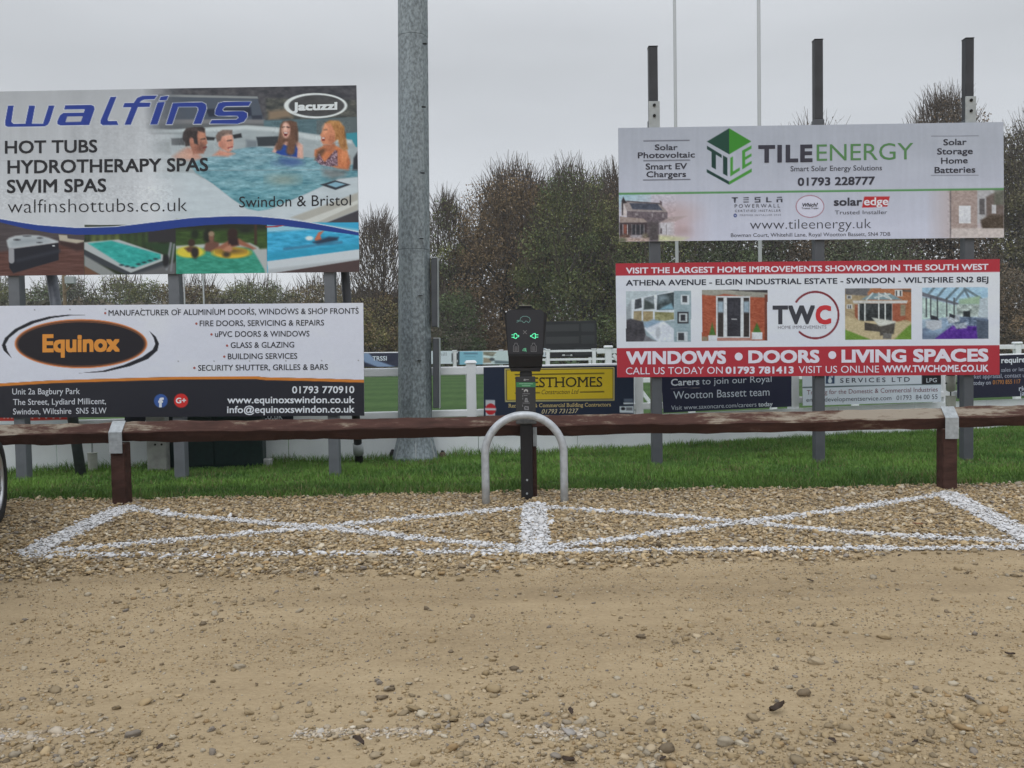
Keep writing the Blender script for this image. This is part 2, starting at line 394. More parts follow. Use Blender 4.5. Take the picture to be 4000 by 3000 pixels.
# ---------------------------------------------------------------- loose stone
def pebble_base(nu, nv):
    V = [(0, 0, 1)]
    for j in range(1, nv):
        for i in range(nu):
            a = 2*math.pi*(i + 0.5*(j % 2))/nu; p = math.pi*j/nv
            V.append((math.sin(p)*math.cos(a), math.sin(p)*math.sin(a), math.cos(p)))
    V.append((0, 0, -1)); F = []
    for i in range(nu): F.append((0, 1+i, 1+(i+1) % nu))
    for j in range(nv-2):
        for i in range(nu):
            a = 1+j*nu+i; b = 1+j*nu+(i+1) % nu; c = a+nu; d = b+nu; F += [(a, c, d), (a, d, b)]
    o = 1+(nv-2)*nu
    for i in range(nu): F.append((len(V)-1, o+(i+1) % nu, o+i))
    return np.array(V), np.array(F)
def stones(name, xy, z, size, cols, m, nu=6, nv=4, flat=0.5, paint=None, origin=(0, 5, 0)):
    n = len(xy); B, F = pebble_base(nu, nv); nb = len(B)
    v = B[None] * (1 + RS.uniform(-0.34, 0.34, (n, nb, 1)))
    v = v * np.stack([np.ones(n), RS.uniform(0.55, 0.95, n), RS.uniform(flat*0.7, flat*1.4, n)], 1)[:, None]
    a = RS.uniform(0, 2*np.pi, n); tx = RS.normal(0, 0.28, n); ty = RS.normal(0, 0.28, n)
    ca, sa = np.cos(a)[:, None], np.sin(a)[:, None]
    x = v[..., 0]*ca - v[..., 1]*sa; y = v[..., 0]*sa + v[..., 1]*ca; zz = v[..., 2]
    y, zz = y - zz*tx[:, None], zz + y*tx[:, None]; x, zz = x - zz*ty[:, None], zz + x*ty[:, None]
    V = np.stack([x, y, zz], -1) * (size/2)[:, None, None] + np.concatenate([xy, z[:, None]], 1)[:, None]
    C = np.repeat(cols[:, None], nb, 1)
    if paint is not None:                # paint sits on the upper side of each stone only
        up_ = (np.stack([x, y, zz], -1)[..., 2] > -0.25)[..., None] * paint[:, None, None]
        C = C*(1-up_) + np.array([0.68, 0.69, 0.71])*up_
    FF = (F[None] + (np.arange(n)*nb)[:, None, None]).reshape(-1, 3)
    return mesh_np(name, V.reshape(-1, 3), FF, m, None, cols=C.reshape(-1, 3), smooth=True, origin=np.array(origin, float))
STONE = attr_mat('loose_stone', 0.85, 0.2)
def stone_cols(n, bright=1.0):
    pal = np.array([(0.42,0.32,0.19),(0.36,0.27,0.155),(0.46,0.37,0.25),(0.30,0.235,0.15),(0.40,0.345,0.265),(0.50,0.44,0.34),(0.20,0.155,0.105),(0.25,0.22,0.19),(0.35,0.24,0.125)])
    p = np.array([0.2,0.2,0.15,0.14,0.1,0.06,0.06,0.04,0.05]); c = pal[RS.choice(len(pal), n, p=p)]
    return np.clip(c * RS.uniform(0.8, 1.2, (n, 1)) * bright * np.array([1.03, 1.03, 1.02]), 0.01, 0.8)
def front_edge(x):                       # how near the viewer the gravel reaches
    return np.interp(x, [-6, -3, 0.5, 1.6, 2.6, 6], [4.88, 4.94, 4.95, 5.08, 5.27, 5.22]) + 0.06*np.sin(x*2.2) + 0.05*np.sin(x*5.7+1)
# painted lines of the two hatched bays, measured on the ground (photo pixels of their bends)
LINES = [([(485,1988),(125,2160)],0.20), ([(485,1988),(700,2018),(1250,2066),(1800,2125),(2090,2152)],0.105), ([(120,2168),(600,2122),(1250,2066),(1700,2020),(2090,1984)],0.105),
         ([(2086,1978),(2092,2155)],0.20), ([(110,2176),(1000,2171),(2090,2158),(3000,2151),(4150,2144)],0.088),
         ([(2100,1984),(2500,2010),(2900,2046),(3400,2092),(4100,2128)],0.105), ([(2110,2150),(2500,2100),(2900,2046),(3300,1995),(3700,1934)],0.105), ([(3700,1934),(3990,2088),(4200,2190)],0.20)]
LG = [(np.array([gnd(*p)[:2] for p in ps]), w) for ps, w in LINES]
FADED = [(np.array([gnd(*p)[:2] for p in ps]), w) for ps, w in (([(-200,2885),(380,2872)],0.07), ([(1150,2868),(1800,2852),(2300,2860)],0.06))]
def line_dist(xy, LS):
    d = np.full(len(xy), 9.0)
    for P, w in LS:
        for i in range(1, len(P)):
            e_ = P[i]-P[i-1]; t = np.clip(((xy-P[i-1])@e_)/(e_@e_), 0, 1); d = np.minimum(d, np.hypot(*(xy-P[i-1]-t[:, None]*e_).T)-w/2)
    return d
n = 105000
xy = np.stack([RS.uniform(-6.2, 6.2, n), RS.uniform(4.4, 7.75, n)], 1)
fe = front_edge(xy[:, 0]); pr = np.clip((xy[:, 1]-fe)/0.22 + 0.5, 0, 1)
vyv = 7.58 + 0.05*np.sin(xy[:, 0]*1.3+1) + 0.03*np.sin(xy[:, 0]*4.1)
keep = (RS.uniform(0, 1, n) < pr) & (xy[:, 1] < vyv + 0.05) & (abs(xy[:, 0]) < 0.66*xy[:, 1]+0.6)
xy = xy[keep]; n = len(xy)
size = np.clip(RS.lognormal(-3.80, 0.40, n), 0.010, 0.060)
z = RS.uniform(-0.006, 0.018, n)
dd = line_dist(xy, LG); wob = 0.022*(fbm(xy[:, 0]*9, xy[:, 1]*9, 5)-0.5)*2
on = dd + wob < 0.0
on &= RS.uniform(0, 1, n) < 0.97
d5 = line_dist(xy, LG[4:5]); on &= ~((d5 < 0.01) & (line_dist(xy, LG[:4]+LG[5:]) > 0.0) & (xy[:, 0] < -0.6) & (RS.uniform(0, 1, n) < 0.45))
spl = (dd < 0.05) & (RS.uniform(0, 1, n) < 0.10); on |= spl
moist = np.clip((xy[:, 1]-7.0)/0.5, 0, 1)[:, None]*0.18
cc = stone_cols(n) * (0.9 + 0.25*fbm(xy[:, 0]*1.3, xy[:, 1]*2.5, 9)[:, None])
tag(stones('gravel', xy[~on], z[~on], size[~on], cc[~on], STONE, flat=0.34), 'loose pale brown gravel strip along the verge', kind='stuff')
q_ = np.stack([RS.uniform(-6.2, 6.2, 150000), RS.uniform(4.8, 7.3, 150000)], 1); q_ = q_[(line_dist(q_, LG) + 0.03*(fbm(q_[:, 0]*14, q_[:, 1]*14, 6)-0.5) < -0.006) & (abs(q_[:, 0]) < 0.66*q_[:, 1]+0.6)]
d5 = line_dist(q_, LG[4:5]); q_ = q_[~((d5 < 0.01) & (line_dist(q_, LG[:4]+LG[5:]) > 0.0) & (q_[:, 0] < -0.6) & (fbm(q_[:, 0]*3, q_[:, 1]*3, 17) < 0.55))]; m_ = len(q_); s_ = RS.uniform(0.010, 0.022, m_)
tag(stones('bay_marking', np.concatenate([xy[on], q_]), np.concatenate([z[on]+0.002, RS.uniform(0.004, 0.016, m_)]), np.concatenate([size[on]*1.05, s_]), np.concatenate([cc[on], stone_cols(m_)]), STONE, flat=0.30, paint=RS.uniform(0.78, 1.0, on.sum()+m_)), 'white hatched bay lines sprayed on the gravel', kind='structure')
# scattered stones and grit on the sand
n = 60000
xy = np.stack([RS.uniform(-5, 5, n), RS.uniform(2.2, 5.4, n)], 1)
f1 = fbm(xy[:, 0]*1.1+3, xy[:, 1]*1.6, 21); near = np.clip((3.35-xy[:, 1])/0.7, 0, 1)
left = np.clip((-0.9-xy[:, 0])/0.8, 0, 1); right = np.clip((xy[:, 0]-0.6)/0.8, 0, 1)
dens = 0.045 + 0.10*np.clip((f1-0.5)*5, 0, 1) + near*(0.10 + 0.8*np.clip((f1-0.42)*4, 0, 1) + 0.75*left*np.clip((2.98-xy[:, 1])/0.25, 0, 1) + 0.22*right)
dens *= np.clip((front_edge(xy[:, 0])-xy[:, 1])/0.05, 0, 1)
keep = (RS.uniform(0, 1, n) < dens) & (abs(xy[:, 0]) < 0.66*xy[:, 1]+0.3); xy = xy[keep]; n = len(xy)
size = np.clip(RS.lognormal(-4.08, 0.45, n), 0.007, 0.06); df = line_dist(xy, FADED)
fp = np.where(df < 0.0, RS.uniform(0, 1, n) < 0.65, (df < 0.05) & (RS.uniform(0, 1, n) < 0.15))
sc_ = stone_cols(n, 0.86)*0.9 + np.array([0.30, 0.235, 0.15])*0.1
tag(stones('scattered_stones', xy[~fp], size[~fp]*0.10, size[~fp], sc_[~fp], STONE, 7, 5, flat=0.40), 'stones scattered over the sand', kind='stuff')
# the worn white line near the viewer: thin paint on the stones it crossed
n2 = 2600; L2 = []
for P, w in FADED:
    for _ in range(n2//2):
        t = RS.uniform(0, 1)*(len(P)-1); k = min(int(t), len(P)-2); q = P[k]+(P[k+1]-P[k])*(t-k); L2.append(q + np.array([RS.normal(0, .01), RS.normal(0, w*0.30)]))
L2 = np.array(L2); kp = fbm(L2[:, 0]*3, L2[:, 1]*6, 4) > 0.47; L2 = L2[kp]
s2 = np.clip(RS.lognormal(-4.45, 0.4, len(L2)), 0.005, 0.03)
tag(stones('faded_line', np.concatenate([xy[fp], L2]), np.concatenate([size[fp]*0.1, s2*0.08]), np.concatenate([size[fp], s2]), np.concatenate([sc_[fp], stone_cols(len(L2))]), STONE, 6, 4, flat=0.3, paint=RS.uniform(0.03, 0.34, len(L2)+fp.sum())), 'worn white line on the stones near the viewer', kind='structure')
n = 150000
xy = np.stack([RS.uniform(-4, 4, n), 2.2 + 2.9*RS.uniform(0, 1, n)**1.3], 1)
keep = (abs(xy[:, 0]) < 0.64*xy[:, 1]+0.2) & (xy[:, 1] < front_edge(xy[:, 0])+0.1) & (fbm(xy[:, 0]*2.0, xy[:, 1]*3, 31) > RS.uniform(0.2, 0.75, n)); xy = xy[keep]; n = len(xy)
size = np.clip(RS.lognormal(-5.1, 0.45, n), 0.003, 0.016)
tag(stones('grit', xy, size*0.1, size, stone_cols(n, 0.86), STONE, 4, 3), 'fine grit on the sand', kind='stuff')

# ---------------------------------------------------------------- verge grass: bent blades
def v_edge(x): return 7.58 + 0.05*np.sin(x*1.3+1) + 0.03*np.sin(x*4.1)
def blades(name, n, region, hgt, colA, colB, label):
    x, y = region(n); n = len(x)
    h = hgt(x, y) * RS.uniform(0.55, 1.35, n); w = RS.uniform(0.0022, 0.0045, n); a = RS.uniform(0, np.pi, n)
    ln = RS.uniform(0.1, 0.75, n)*h; b = RS.uniform(0, 2*np.pi, n); bx, by = np.cos(b)*ln, np.sin(b)*ln
    dx, dy = np.cos(a)*w, np.sin(a)*w; o = np.zeros(n)
    V = np.stack([np.stack([x-dx, y-dy, o], 1), np.stack([x+dx, y+dy, o], 1), np.stack([x+dx*.8+bx*.35, y+dy*.8+by*.35, h*.6], 1), np.stack([x-dx*.8+bx*.35, y-dy*.8+by*.35, h*.6], 1), np.stack([x+bx, y+by, h], 1)], 1)
    i = np.arange(n)*5
    F = np.concatenate([np.stack([i, i+1, i+2], 1), np.stack([i, i+2, i+3], 1), np.stack([i+3, i+2, i+4], 1)])
    t = np.clip(fbm(x*1.7, y*2.4, 3)*1.6-0.3 + RS.uniform(-0.25, 0.25, n), 0, 1)[:, None]
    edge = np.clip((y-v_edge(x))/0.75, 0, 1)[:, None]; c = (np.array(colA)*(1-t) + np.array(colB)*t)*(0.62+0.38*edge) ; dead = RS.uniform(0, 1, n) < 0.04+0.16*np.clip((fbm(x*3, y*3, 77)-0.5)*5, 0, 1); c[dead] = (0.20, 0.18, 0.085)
    return tag(mesh_np(name, V.reshape(-1, 3), F, attr_mat('grass_blade', 0.6, 0.25), None, cols=np.repeat(c, 5, 0), origin=np.array([0, 9, 0.006])), label, kind='stuff')
def reg(n):
    x = RS.uniform(-8, 8, n); y = RS.uniform(7.5, 13.2, n)
    v = 7.58 + 0.05*np.sin(x*1.3+1) + 0.03*np.sin(x*4.1)
    fy = np.where(x < fb[0], np.interp(x, [fa[0], fb[0]], [fa[1], fb[1]]), np.interp(x, [fb[0], fc[0]], [fb[1], fc[1]]))
    k = (y > v + RS.normal(0, 0.05, n) + 0.12*(fbm(x*4, y*4, 15)-0.5)) & (y < fy-0.03) & (abs(x) < 0.64*y+0.3); return x[k], y[k]
def hg(x, y):
    fy = np.where(x < fb[0], np.interp(x, [fa[0], fb[0]], [fa[1], fb[1]]), np.interp(x, [fb[0], fc[0]], [fb[1], fc[1]]))
    long_ = np.clip(1 - (fy-y)/0.25, 0, 1) * np.where(x < 0.8, 0.075, 0.02)
    return 0.026 + 0.05*np.clip(fbm(x*2.5, y*3, 8)*1.8-0.5, 0, 1) + long_*(0.3+1.2*fbm(x*5, y*0+2, 12))
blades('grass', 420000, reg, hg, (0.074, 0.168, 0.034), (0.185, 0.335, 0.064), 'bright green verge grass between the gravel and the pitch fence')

# fallen leaves
LEAFM = mat('dead_leaf', (0.045, 0.028, 0.018), 0.7, var=0.4, scale=40)
RUST = mat('rust_leaf', (0.20, 0.085, 0.035), 0.7, var=0.3, scale=40)
def leaf_mesh(s, curl, seed):
    q = random.Random(seed); V = []; F = []; nu = 7
    for i in range(nu+1):
        t = i/nu; w = s*0.30*math.sin(math.pi*min(1, t*0.94+0.04))**0.8*(1+0.25*math.sin(i*2.3+seed))
        zc = curl*s*(0.18*math.sin(t*3.1+seed) + 0.10*t)
        for j in (-1, 0, 1): V.append(((t-0.5)*s, j*w, zc + abs(j)*curl*s*0.16*(1+0.4*q.random())))
    for i in range(nu):
        for j in range(2): a = i*3+j; F.append((a, a+1, a+4, a+3))
    V = np.array(V); V[:, 2] -= V[:, 2].min()-0.004; return V, np.array(F)
LPX = [(875,2199,.05),(350,2066,.06),(3617,2049,.045),(3097,1995,.05),(3130,2152,.05),(3515,2186,.07),(3151,2107,.05),(3965,2121,.07),(3165,2276,.07),(3945,2565,.075),(3035,2785,.12),(2230,2795,.06),(2595,2870,.055),(3250,2905,.07),(2590,2975,.05),(2220,2985,.10),(3575,2910,.05),(625,2930,.06),(1400,2915,.09),(660,2262,.05),(2250,2138,.05),(2540,2172,.04)]
for i, (px, py, s) in enumerate(LPX):
    V, F = leaf_mesh(s*0.5, 0.5+0.5*rnd.random(), i); a = rnd.uniform(0, 6.28)
    V = V @ np.array([[math.cos(a), math.sin(a), 0], [-math.sin(a), math.cos(a), 0], [0, 0, 1]]) + gnd(px, py) + np.array([0, 0, 0.016 if py < 2230 else 0.004])
    tag(mesh_np('fallen_leaf', V, F, LEAFM, smooth=True), 'small dark brown dead leaf lying curled on the car park surface', 'leaf', 'dark dead leaves on the car park')
V, F = leaf_mesh(0.075, 0.4, 40); V = V + gnd(3585, 2062) + np.array([0, 0, 0.02])
tag(mesh_np('fallen_leaf', V, F, RUST, smooth=True), 'rust orange leaf lying inside the right hatched triangle', 'leaf')

# ================================================================ TREES
LEAFT = attr_mat('tree_leaf', 0.8, 0.1); BARK = mat('bark', (0.045, 0.038, 0.032), 0.9, var=0.3, scale=6)
TWIG = mat('twig', (0.040, 0.033, 0.028), 0.9)
def tree(label, px, ytop, wpx, Y, dens, colA, colB, twigs, bare=0.0, base=None, name='tree', cat='tree', group=None, seed=0, lsz=(0.10, 0.18), low=0.12):
    rs = np.random.RandomState(seed+100)
    top = at(px, ytop, Y); bz = 0.0; H = top[2]-bz; Wd = wpx/FOC*Y/2
    c0 = np.array([top[0], Y, bz]); root = thing(name, label, cat, c0, group)
    # limbs
    g = G(); tr = 0.028*H*0.55
    sk = []
    def limb(a, d, ln, r, lev):
        pts = [a]; p = a.copy(); dd_ = d.copy(); nseg = 5
        for i in range(nseg):
            dd_ = dd_ + rs.normal(0, 0.14, 3); dd_[2] += 0.06; dd_ /= np.linalg.norm(dd_); p = p + dd_*ln/nseg; pts.append(p.copy())
        g.tube(pts, [r*(1-0.75*i/nseg) for i in range(nseg+1)], 5 if lev else 7)
        sk.extend(pts[2:])
        if lev < 2:
            for k in range(5 if lev == 0 else 3):
                q = pts[rs.randint(2, nseg+1)]; an = rs.uniform(0, 6.28); e_ = np.array([math.cos(an)*0.8, math.sin(an)*0.6, rs.uniform(0.5, 1.2)]); e_ /= np.linalg.norm(e_)
                limb(q, e_, ln*rs.uniform(0.35, 0.6), r*0.45, lev+1)
    for k in range(3 if wpx > 250 else 2):
        an = rs.uniform(0, 6.28); d = np.array([math.cos(an)*0.28*min(1.5, Wd/H*2), math.sin(an)*0.2, 1.0]); d /= np.linalg.norm(d)
        limb(c0+np.array([rs.uniform(-.2,.2)*Wd, rs.uniform(-.3,.3), 0]), d, H*0.52, tr, 0)
    g.put('trunk', BARK, root)
    # leaf clumps through the crown
    area = 2*Wd*H*0.85; n = int(area*dens*2.1); ncl = max(10, int(area*0.9))
    ph = rs.uniform(low, 1.0, ncl); prof = np.sqrt(np.clip(1-np.abs((ph-0.42)/0.60)**2.6, 0.03, 1))
    an = rs.uniform(0, 2*np.pi, ncl); rad = np.sqrt(rs.uniform(0.05, 1, ncl))*prof
    cl = np.stack([c0[0]+np.cos(an)*rad*Wd*0.92, Y+np.sin(an)*rad*min(Wd, 3.0), bz+ph*H*0.955], 1)
    cr = rs.uniform(0.06, 0.15, ncl)*min(H, 2.2*Wd)+0.15; tone = rs.uniform(0, 1, ncl); shade = rs.uniform(0.72, 1.3, ncl)
    pick = rs.randint(0, ncl, n); fillm = rs.uniform(0, 1, n) < 0.38; dv = rs.normal(0, 1, (n, 3)); dv /= np.linalg.norm(dv, axis=1)[:, None]; rr_ = rs.uniform(0.2, 1, n)**0.5
    phf = rs.uniform(low, 0.97, n); prf = np.sqrt(np.clip(1-np.abs((phf-0.42)/0.60)**2.6, 0.03, 1)); anf = rs.uniform(0, 2*np.pi, n); rf = np.sqrt(rs.uniform(0, 1, n))*prf
    pf_ = np.stack([c0[0]+np.cos(anf)*rf*Wd*0.95, Y+np.sin(anf)*rf*min(Wd, 3.0), bz+phf*H*0.955], 1)
    p = cl[pick] + dv*(cr[pick]*rr_)[:, None]*np.array([1.1, 1.0, 0.95]); p[fillm] = pf_[fillm]; ok = (p[:, 2] > 0.15) & (rs.uniform(0, 1, n) < 1.35-((p[:, 2]-bz)/H)**3*1.15); p = p[ok]; pick = pick[ok]; n = len(p)
    s_ = rs.uniform(*lsz, n)*(Y/55.0)**0.5; u = rs.normal(0, 1, (n, 3)); u /= np.linalg.norm(u, axis=1)[:, None]; v = np.cross(u, rs.normal(0, 1, (n, 3))); v /= np.linalg.norm(v, axis=1)[:, None]
    a = u*(s_/2)[:, None]; b = v*(s_*0.32)[:, None]
    V = np.stack([p-a, p-b, p+a, p+b], 1); F = np.arange(n*4).reshape(n, 4)
    tt = np.clip(tone[pick]+rs.uniform(-0.3, 0.3, n), 0, 1)[:, None]
    C = (np.array(colA)*(1-tt)+np.array(colB)*tt)*(shade[pick]*rs.uniform(0.75, 1.25, n))[:, None]
    # twigs: thin upright shoots standing out of the crown
    m = int(area*twigs*1.3)
    if m:
        ph = rs.uniform(0.25 if bare else 0.45, 1.03, m); prof = np.sqrt(np.clip(1-((ph-0.48)/0.56)**2, 0.03, 1)); an = rs.uniform(0, 2*np.pi, m); rad = np.sqrt(rs.uniform(0.0, 1, m))*prof
        q = np.stack([c0[0]+np.cos(an)*rad*Wd*0.95, Y+np.sin(an)*rad*min(Wd, 3.0), bz+ph*H*0.93], 1)
        d = np.stack([np.cos(an)*rad*0.55+rs.normal(0, .28, m), np.sin(an)*rad*0.3, rs.uniform(0.6, 1.2, m)], 1); d /= np.linalg.norm(d, axis=1)[:, None]
        ln = rs.uniform(0.45, 1.6, m)*min(1.0, H/10+0.35); w = rs.uniform(0.012, 0.028, m)*Y/55
        k2 = q + d*(ln*0.55)[:, None]; d2 = d + np.stack([rs.normal(0, .22, m), np.zeros(m), np.full(m, 0.15)], 1); e2 = k2 + d2*(ln*0.5)[:, None]
        sx = np.stack([w, np.zeros(m), np.zeros(m)], 1)
        TV = np.stack([q-sx, q+sx, k2+sx*.7, k2-sx*.7, e2+sx*.3, e2-sx*.3], 1); i = np.arange(m)*6
        TF = np.concatenate([np.stack([i, i+1, i+2, i+3], 1), np.stack([i+3, i+2, i+4, i+5], 1)]) + len(V)*4
        TC = np.repeat(np.array([[0.078, 0.062, 0.050]])*rs.uniform(0.7, 1.4, (m, 1)), 6, 0)
        mesh_np('crown', np.concatenate([V.reshape(-1, 3), TV.reshape(-1, 3)]), np.concatenate([F, TF]), LEAFT, root, cols=np.concatenate([np.repeat(C, 4, 0), TC]))
    else: mesh_np('crown', V.reshape(-1, 3), F, LEAFT, root, cols=np.repeat(C, 4, 0))
    return root
OLV, BRN, GRN, RED = (0.185, 0.180, 0.072), (0.215, 0.150, 0.088), (0.112, 0.155, 0.068), (0.190, 0.135, 0.102)
DBR = (0.140, 0.120, 0.094)
D_ = 250
tree('bare grey twiggy tree showing between the hot tub board and the galvanised pole', 1480, 865, 260, 58, 18, OLV, BRN, 34, bare=1, seed=1)
tree('bushy brown and olive shrub under the bare tree left of the galvanised pole', 1450, 1140, 330, 55, D_, BRN, OLV, 4, seed=2, name='shrub', cat='shrub', low=0.02)
tree('narrow olive tree with sky gaps just right of the galvanised pole', 1745, 775, 240, 58, 85, OLV, GRN, 26, bare=1, seed=3)
tree('low dark green bush at the foot of the trees right of the galvanised pole', 1760, 1130, 300, 54, D_, GRN, DBR, 3, seed=4, name='shrub', cat='shrub', low=0.02)
tree('tall rounded brown tree standing behind the charging post', 2010, 652, 500, 57, D_, BRN, (0.215, 0.155, 0.085), 13, seed=5, low=0.05)
tree('dense olive green tree between the brown tree and the solar board', 2225, 648, 430, 55, D_, GRN, OLV, 12, seed=6, low=0.05)
tree('reddish brown tree touching the left edge of the solar board', 2395, 662, 360, 58, D_, RED, BRN, 16, seed=7, low=0.05)
tree('dark green tree showing through the gap at the left of the right hand boards', 2560, 720, 360, 53, D_, GRN, OLV, 6, seed=8, low=0.04)
tree('brown tree behind the middle of the solar board', 2870, 640, 420, 55, D_, DBR, GRN, 6, seed=9, low=0.04)
tree('tree behind the solar board with a few twigs over its top edge', 3190, 470, 420, 56, 190, DBR, BRN, 4, seed=10, low=0.04)
tree('tall twiggy tree rising above the right end of the solar board', 3690, 365, 420, 56, 190, BRN, DBR, 22, seed=11, low=0.04)
tree('brown twiggy tree cut by the right edge of the view', 4060, 440, 400, 54, 200, DBR, OLV, 18, seed=12, low=0.02)
tree('low brown shrub in front of the twiggy tree at the right edge', 3850, 1000, 380, 52, D_, BRN, DBR, 6, seed=13, name='shrub', cat='shrub', low=0.02)
tree('dark low shrub filling the gap between the two right hand boards', 3400, 880, 520, 53, D_, DBR, GRN, 3, seed=14, low=0.02, name='shrub', cat='shrub')
# the wood standing behind those trees, one dim mass
WT_ = np.array([(-300,1190),(1330,1190),(1400,1150),(1560,1160),(1700,1040),(1760,1000),(1850,960),(1910,770),(2150,735),(2400,740),(2700,760),(3100,600),(3600,500),(3800,500),(4000,560),(4300,520)], float)
rs = np.random.RandomState(5); n = 90000; Yw = rs.uniform(63, 67, n); pxw = rs.uniform(-250, 4250, n); tw = np.interp(pxw, WT_[:, 0], WT_[:, 1]) + 26*(fbm(pxw/60, pxw*0, 41)-0.5)*2
ztop = at(pxw, tw, 65.0)[:, 2]; pz = ztop*rs.uniform(0.0, 1.0, n)**0.85; P = np.stack([at(pxw, tw, 65.0)[:, 0]*Yw/65, Yw, pz+0.1], 1)
s_ = rs.uniform(0.22, 0.46, n); u = rs.normal(0, 1, (n, 3)); u /= np.linalg.norm(u, axis=1)[:, None]; v = np.cross(u, rs.normal(0, 1, (n, 3))); v /= np.linalg.norm(v, axis=1)[:, None]
a = u*(s_/2)[:, None]; b = v*(s_*0.36)[:, None]; tt = fbm(pxw/130, pz/2.5, 43)[:, None]*0.8+rs.uniform(0, .2, (n, 1))
C = np.array([0.155, 0.122, 0.092])*(1-tt) + np.array([0.120, 0.128, 0.086])*tt
tag(mesh_np('woodland', np.stack([P-a, P-b, P+a, P+b], 1).reshape(-1, 3), np.arange(n*4).reshape(n, 4), LEAFT, None, cols=np.repeat(C*rs.uniform(.7, 1.3, (n, 1)), 4, 0), origin=np.array([0, 65, 0])), 'dim brown wood standing behind the front row of trees', kind='stuff')
for i, (px, yt, w, ca, cb, lb) in enumerate(((-60,1078,330,GRN,OLV,'dark green hedge tree at the far left between the two left boards'), (230,1092,330,GRN,DBR,'dark hedge tree behind the leaning brace on the left'),
        (500,1082,320,OLV,GRN,'olive hedge tree left of the second post of the left boards'), (760,1092,280,(0.16,0.10,0.05),OLV,'orange brown hedge tree behind the two thin white goal posts'),
        (1000,1100,330,GRN,OLV,'grey green hedge tree right of the thin white goal posts'), (1250,1090,320,OLV,BRN,'brownish hedge tree by the right ends of the left boards'))):
    tree(lb, px, yt, w*1.3, 75, 300, ca, cb, 4, seed=20+i, name='hedge_tree', low=0.0)
# ================================================================ POSTS, FENCES, BARRIER
GALV, t_, b_ = new_mat('galvanised_steel')
co_ = t_.nodes.new('ShaderNodeTexCoord'); vo = t_.nodes.new('ShaderNodeTexNoise'); vo.inputs['Scale'].default_value = 38; vo.inputs['Detail'].default_value = 4; vo.inputs['Roughness'].default_value = 0.6
n2_ = t_.nodes.new('ShaderNodeTexNoise'); n2_.inputs['Scale'].default_value = 1.1; n2_.inputs['Detail'].default_value = 3
mpg = t_.nodes.new('ShaderNodeMapping'); mpg.inputs['Scale'].default_value = (1, 1, 0.6); t_.links.new(co_.outputs['Object'], mpg.inputs[0]); t_.links.new(mpg.outputs[0], vo.inputs[0]); t_.links.new(co_.outputs['Object'], n2_.inputs[0])
ad = t_.nodes.new('ShaderNodeMath'); ad.operation = 'MULTIPLY_ADD'; t_.links.new(n2_.outputs[0], ad.inputs[0]); ad.inputs[1].default_value = 0.35; t_.links.new(vo.outputs[0], ad.inputs[2])
rg = t_.nodes.new('ShaderNodeValToRGB'); rg.color_ramp.elements[0].position = 0.55; rg.color_ramp.elements[0].color = (0.14, 0.165, 0.18, 1); rg.color_ramp.elements[1].position = 0.80; rg.color_ramp.elements[1].color = (0.30, 0.35, 0.375, 1)
t_.links.new(ad.outputs[0], rg.inputs[0]); t_.links.new(rg.outputs[0], b_.inputs['Base Color']); b_.inputs['Metallic'].default_value = 0.25; b_.inputs['Roughness'].default_value = 0.55
GREYP = mat('grey_painted_steel', (0.135, 0.148, 0.165), 0.5, var=0.12, scale=8)
DARKP = mat('dark_grey_steel', (0.040, 0.042, 0.048), 0.5, var=0.15, scale=8)
GREYD = mat('slate_grey_steel', (0.085, 0.092, 0.105), 0.5, var=0.12, scale=8)
PALEG = mat('pale_grey_steel', (0.36, 0.39, 0.40), 0.5, var=0.12, scale=14)
HOOPM = mat('zinc_hoop', (0.47, 0.50, 0.53), 0.42, 0.35, var=0.16, scale=22)
WHITE = mat('white_upvc', (0.80, 0.83, 0.86), 0.35, var=0.05, scale=3)
WHITED = mat('weathered_white', (0.78, 0.82, 0.85), 0.5, var=0.07, scale=3)
BLACK = mat('black_plastic', (0.012, 0.012, 0.014), 0.42)
BLKM = mat('black_matt', (0.014, 0.013, 0.014), 0.6)
DKHOLE = mat('dark_hole', (0.01, 0.01, 0.01), 0.8)
EDGE = mat('board_core', (0.30, 0.30, 0.31), 0.6)

# ---- floodlight mast
pb = gnd(1630, 1790); MX, MY = pb[0], 9.95
mast_base = np.array([MX, MY, 0]); mast = thing('floodlight_mast', 'thick galvanised floodlight mast rising out of the top of the picture', 'mast', (MX, MY, 0))
g = G(); zj1, zj2 = at(1625, 977, MY)[2], at(1618, 147, MY)[2]
def oct_(r): return r
prof = [(0.275, 0.0), (0.262, 0.05), (0.243, 0.12), (0.222, 0.20), (0.204, 0.29), (0.197, 0.36), (0.193, 0.8), (0.178, zj1)]
g.lathe((MX, MY, 0), prof, 8); g.put('shaft', GALV, mast)
g = G(); g.lathe((MX, MY, 0), [(0.1795, zj1+0.004), (0.168, zj2)], 8); g.put('shaft', GALV, mast)
g = G(); g.lathe((MX, MY, 0), [(0.1695, zj2+0.004), (0.135, 11.0), (0.12, 15.0)], 8); g.put('shaft', GALV, mast)
for a in range(0, 12, 2):
    an = R(-90+a*30+8); g = G(); cx, cy = math.cos(an), math.sin(an); pn = np.array([-cy, cx, 0])
    pts = [np.array([MX+cx*r, MY+cy*r, z]) - pn*0.006 for r, z in ((0.19, 0.0), (0.275, 0.0), (0.265, 0.03), (0.20, 0.25), (0.19, 0.25))]
    g.prism(pts, pn, 0.012).put('gusset', PALEG, mast)
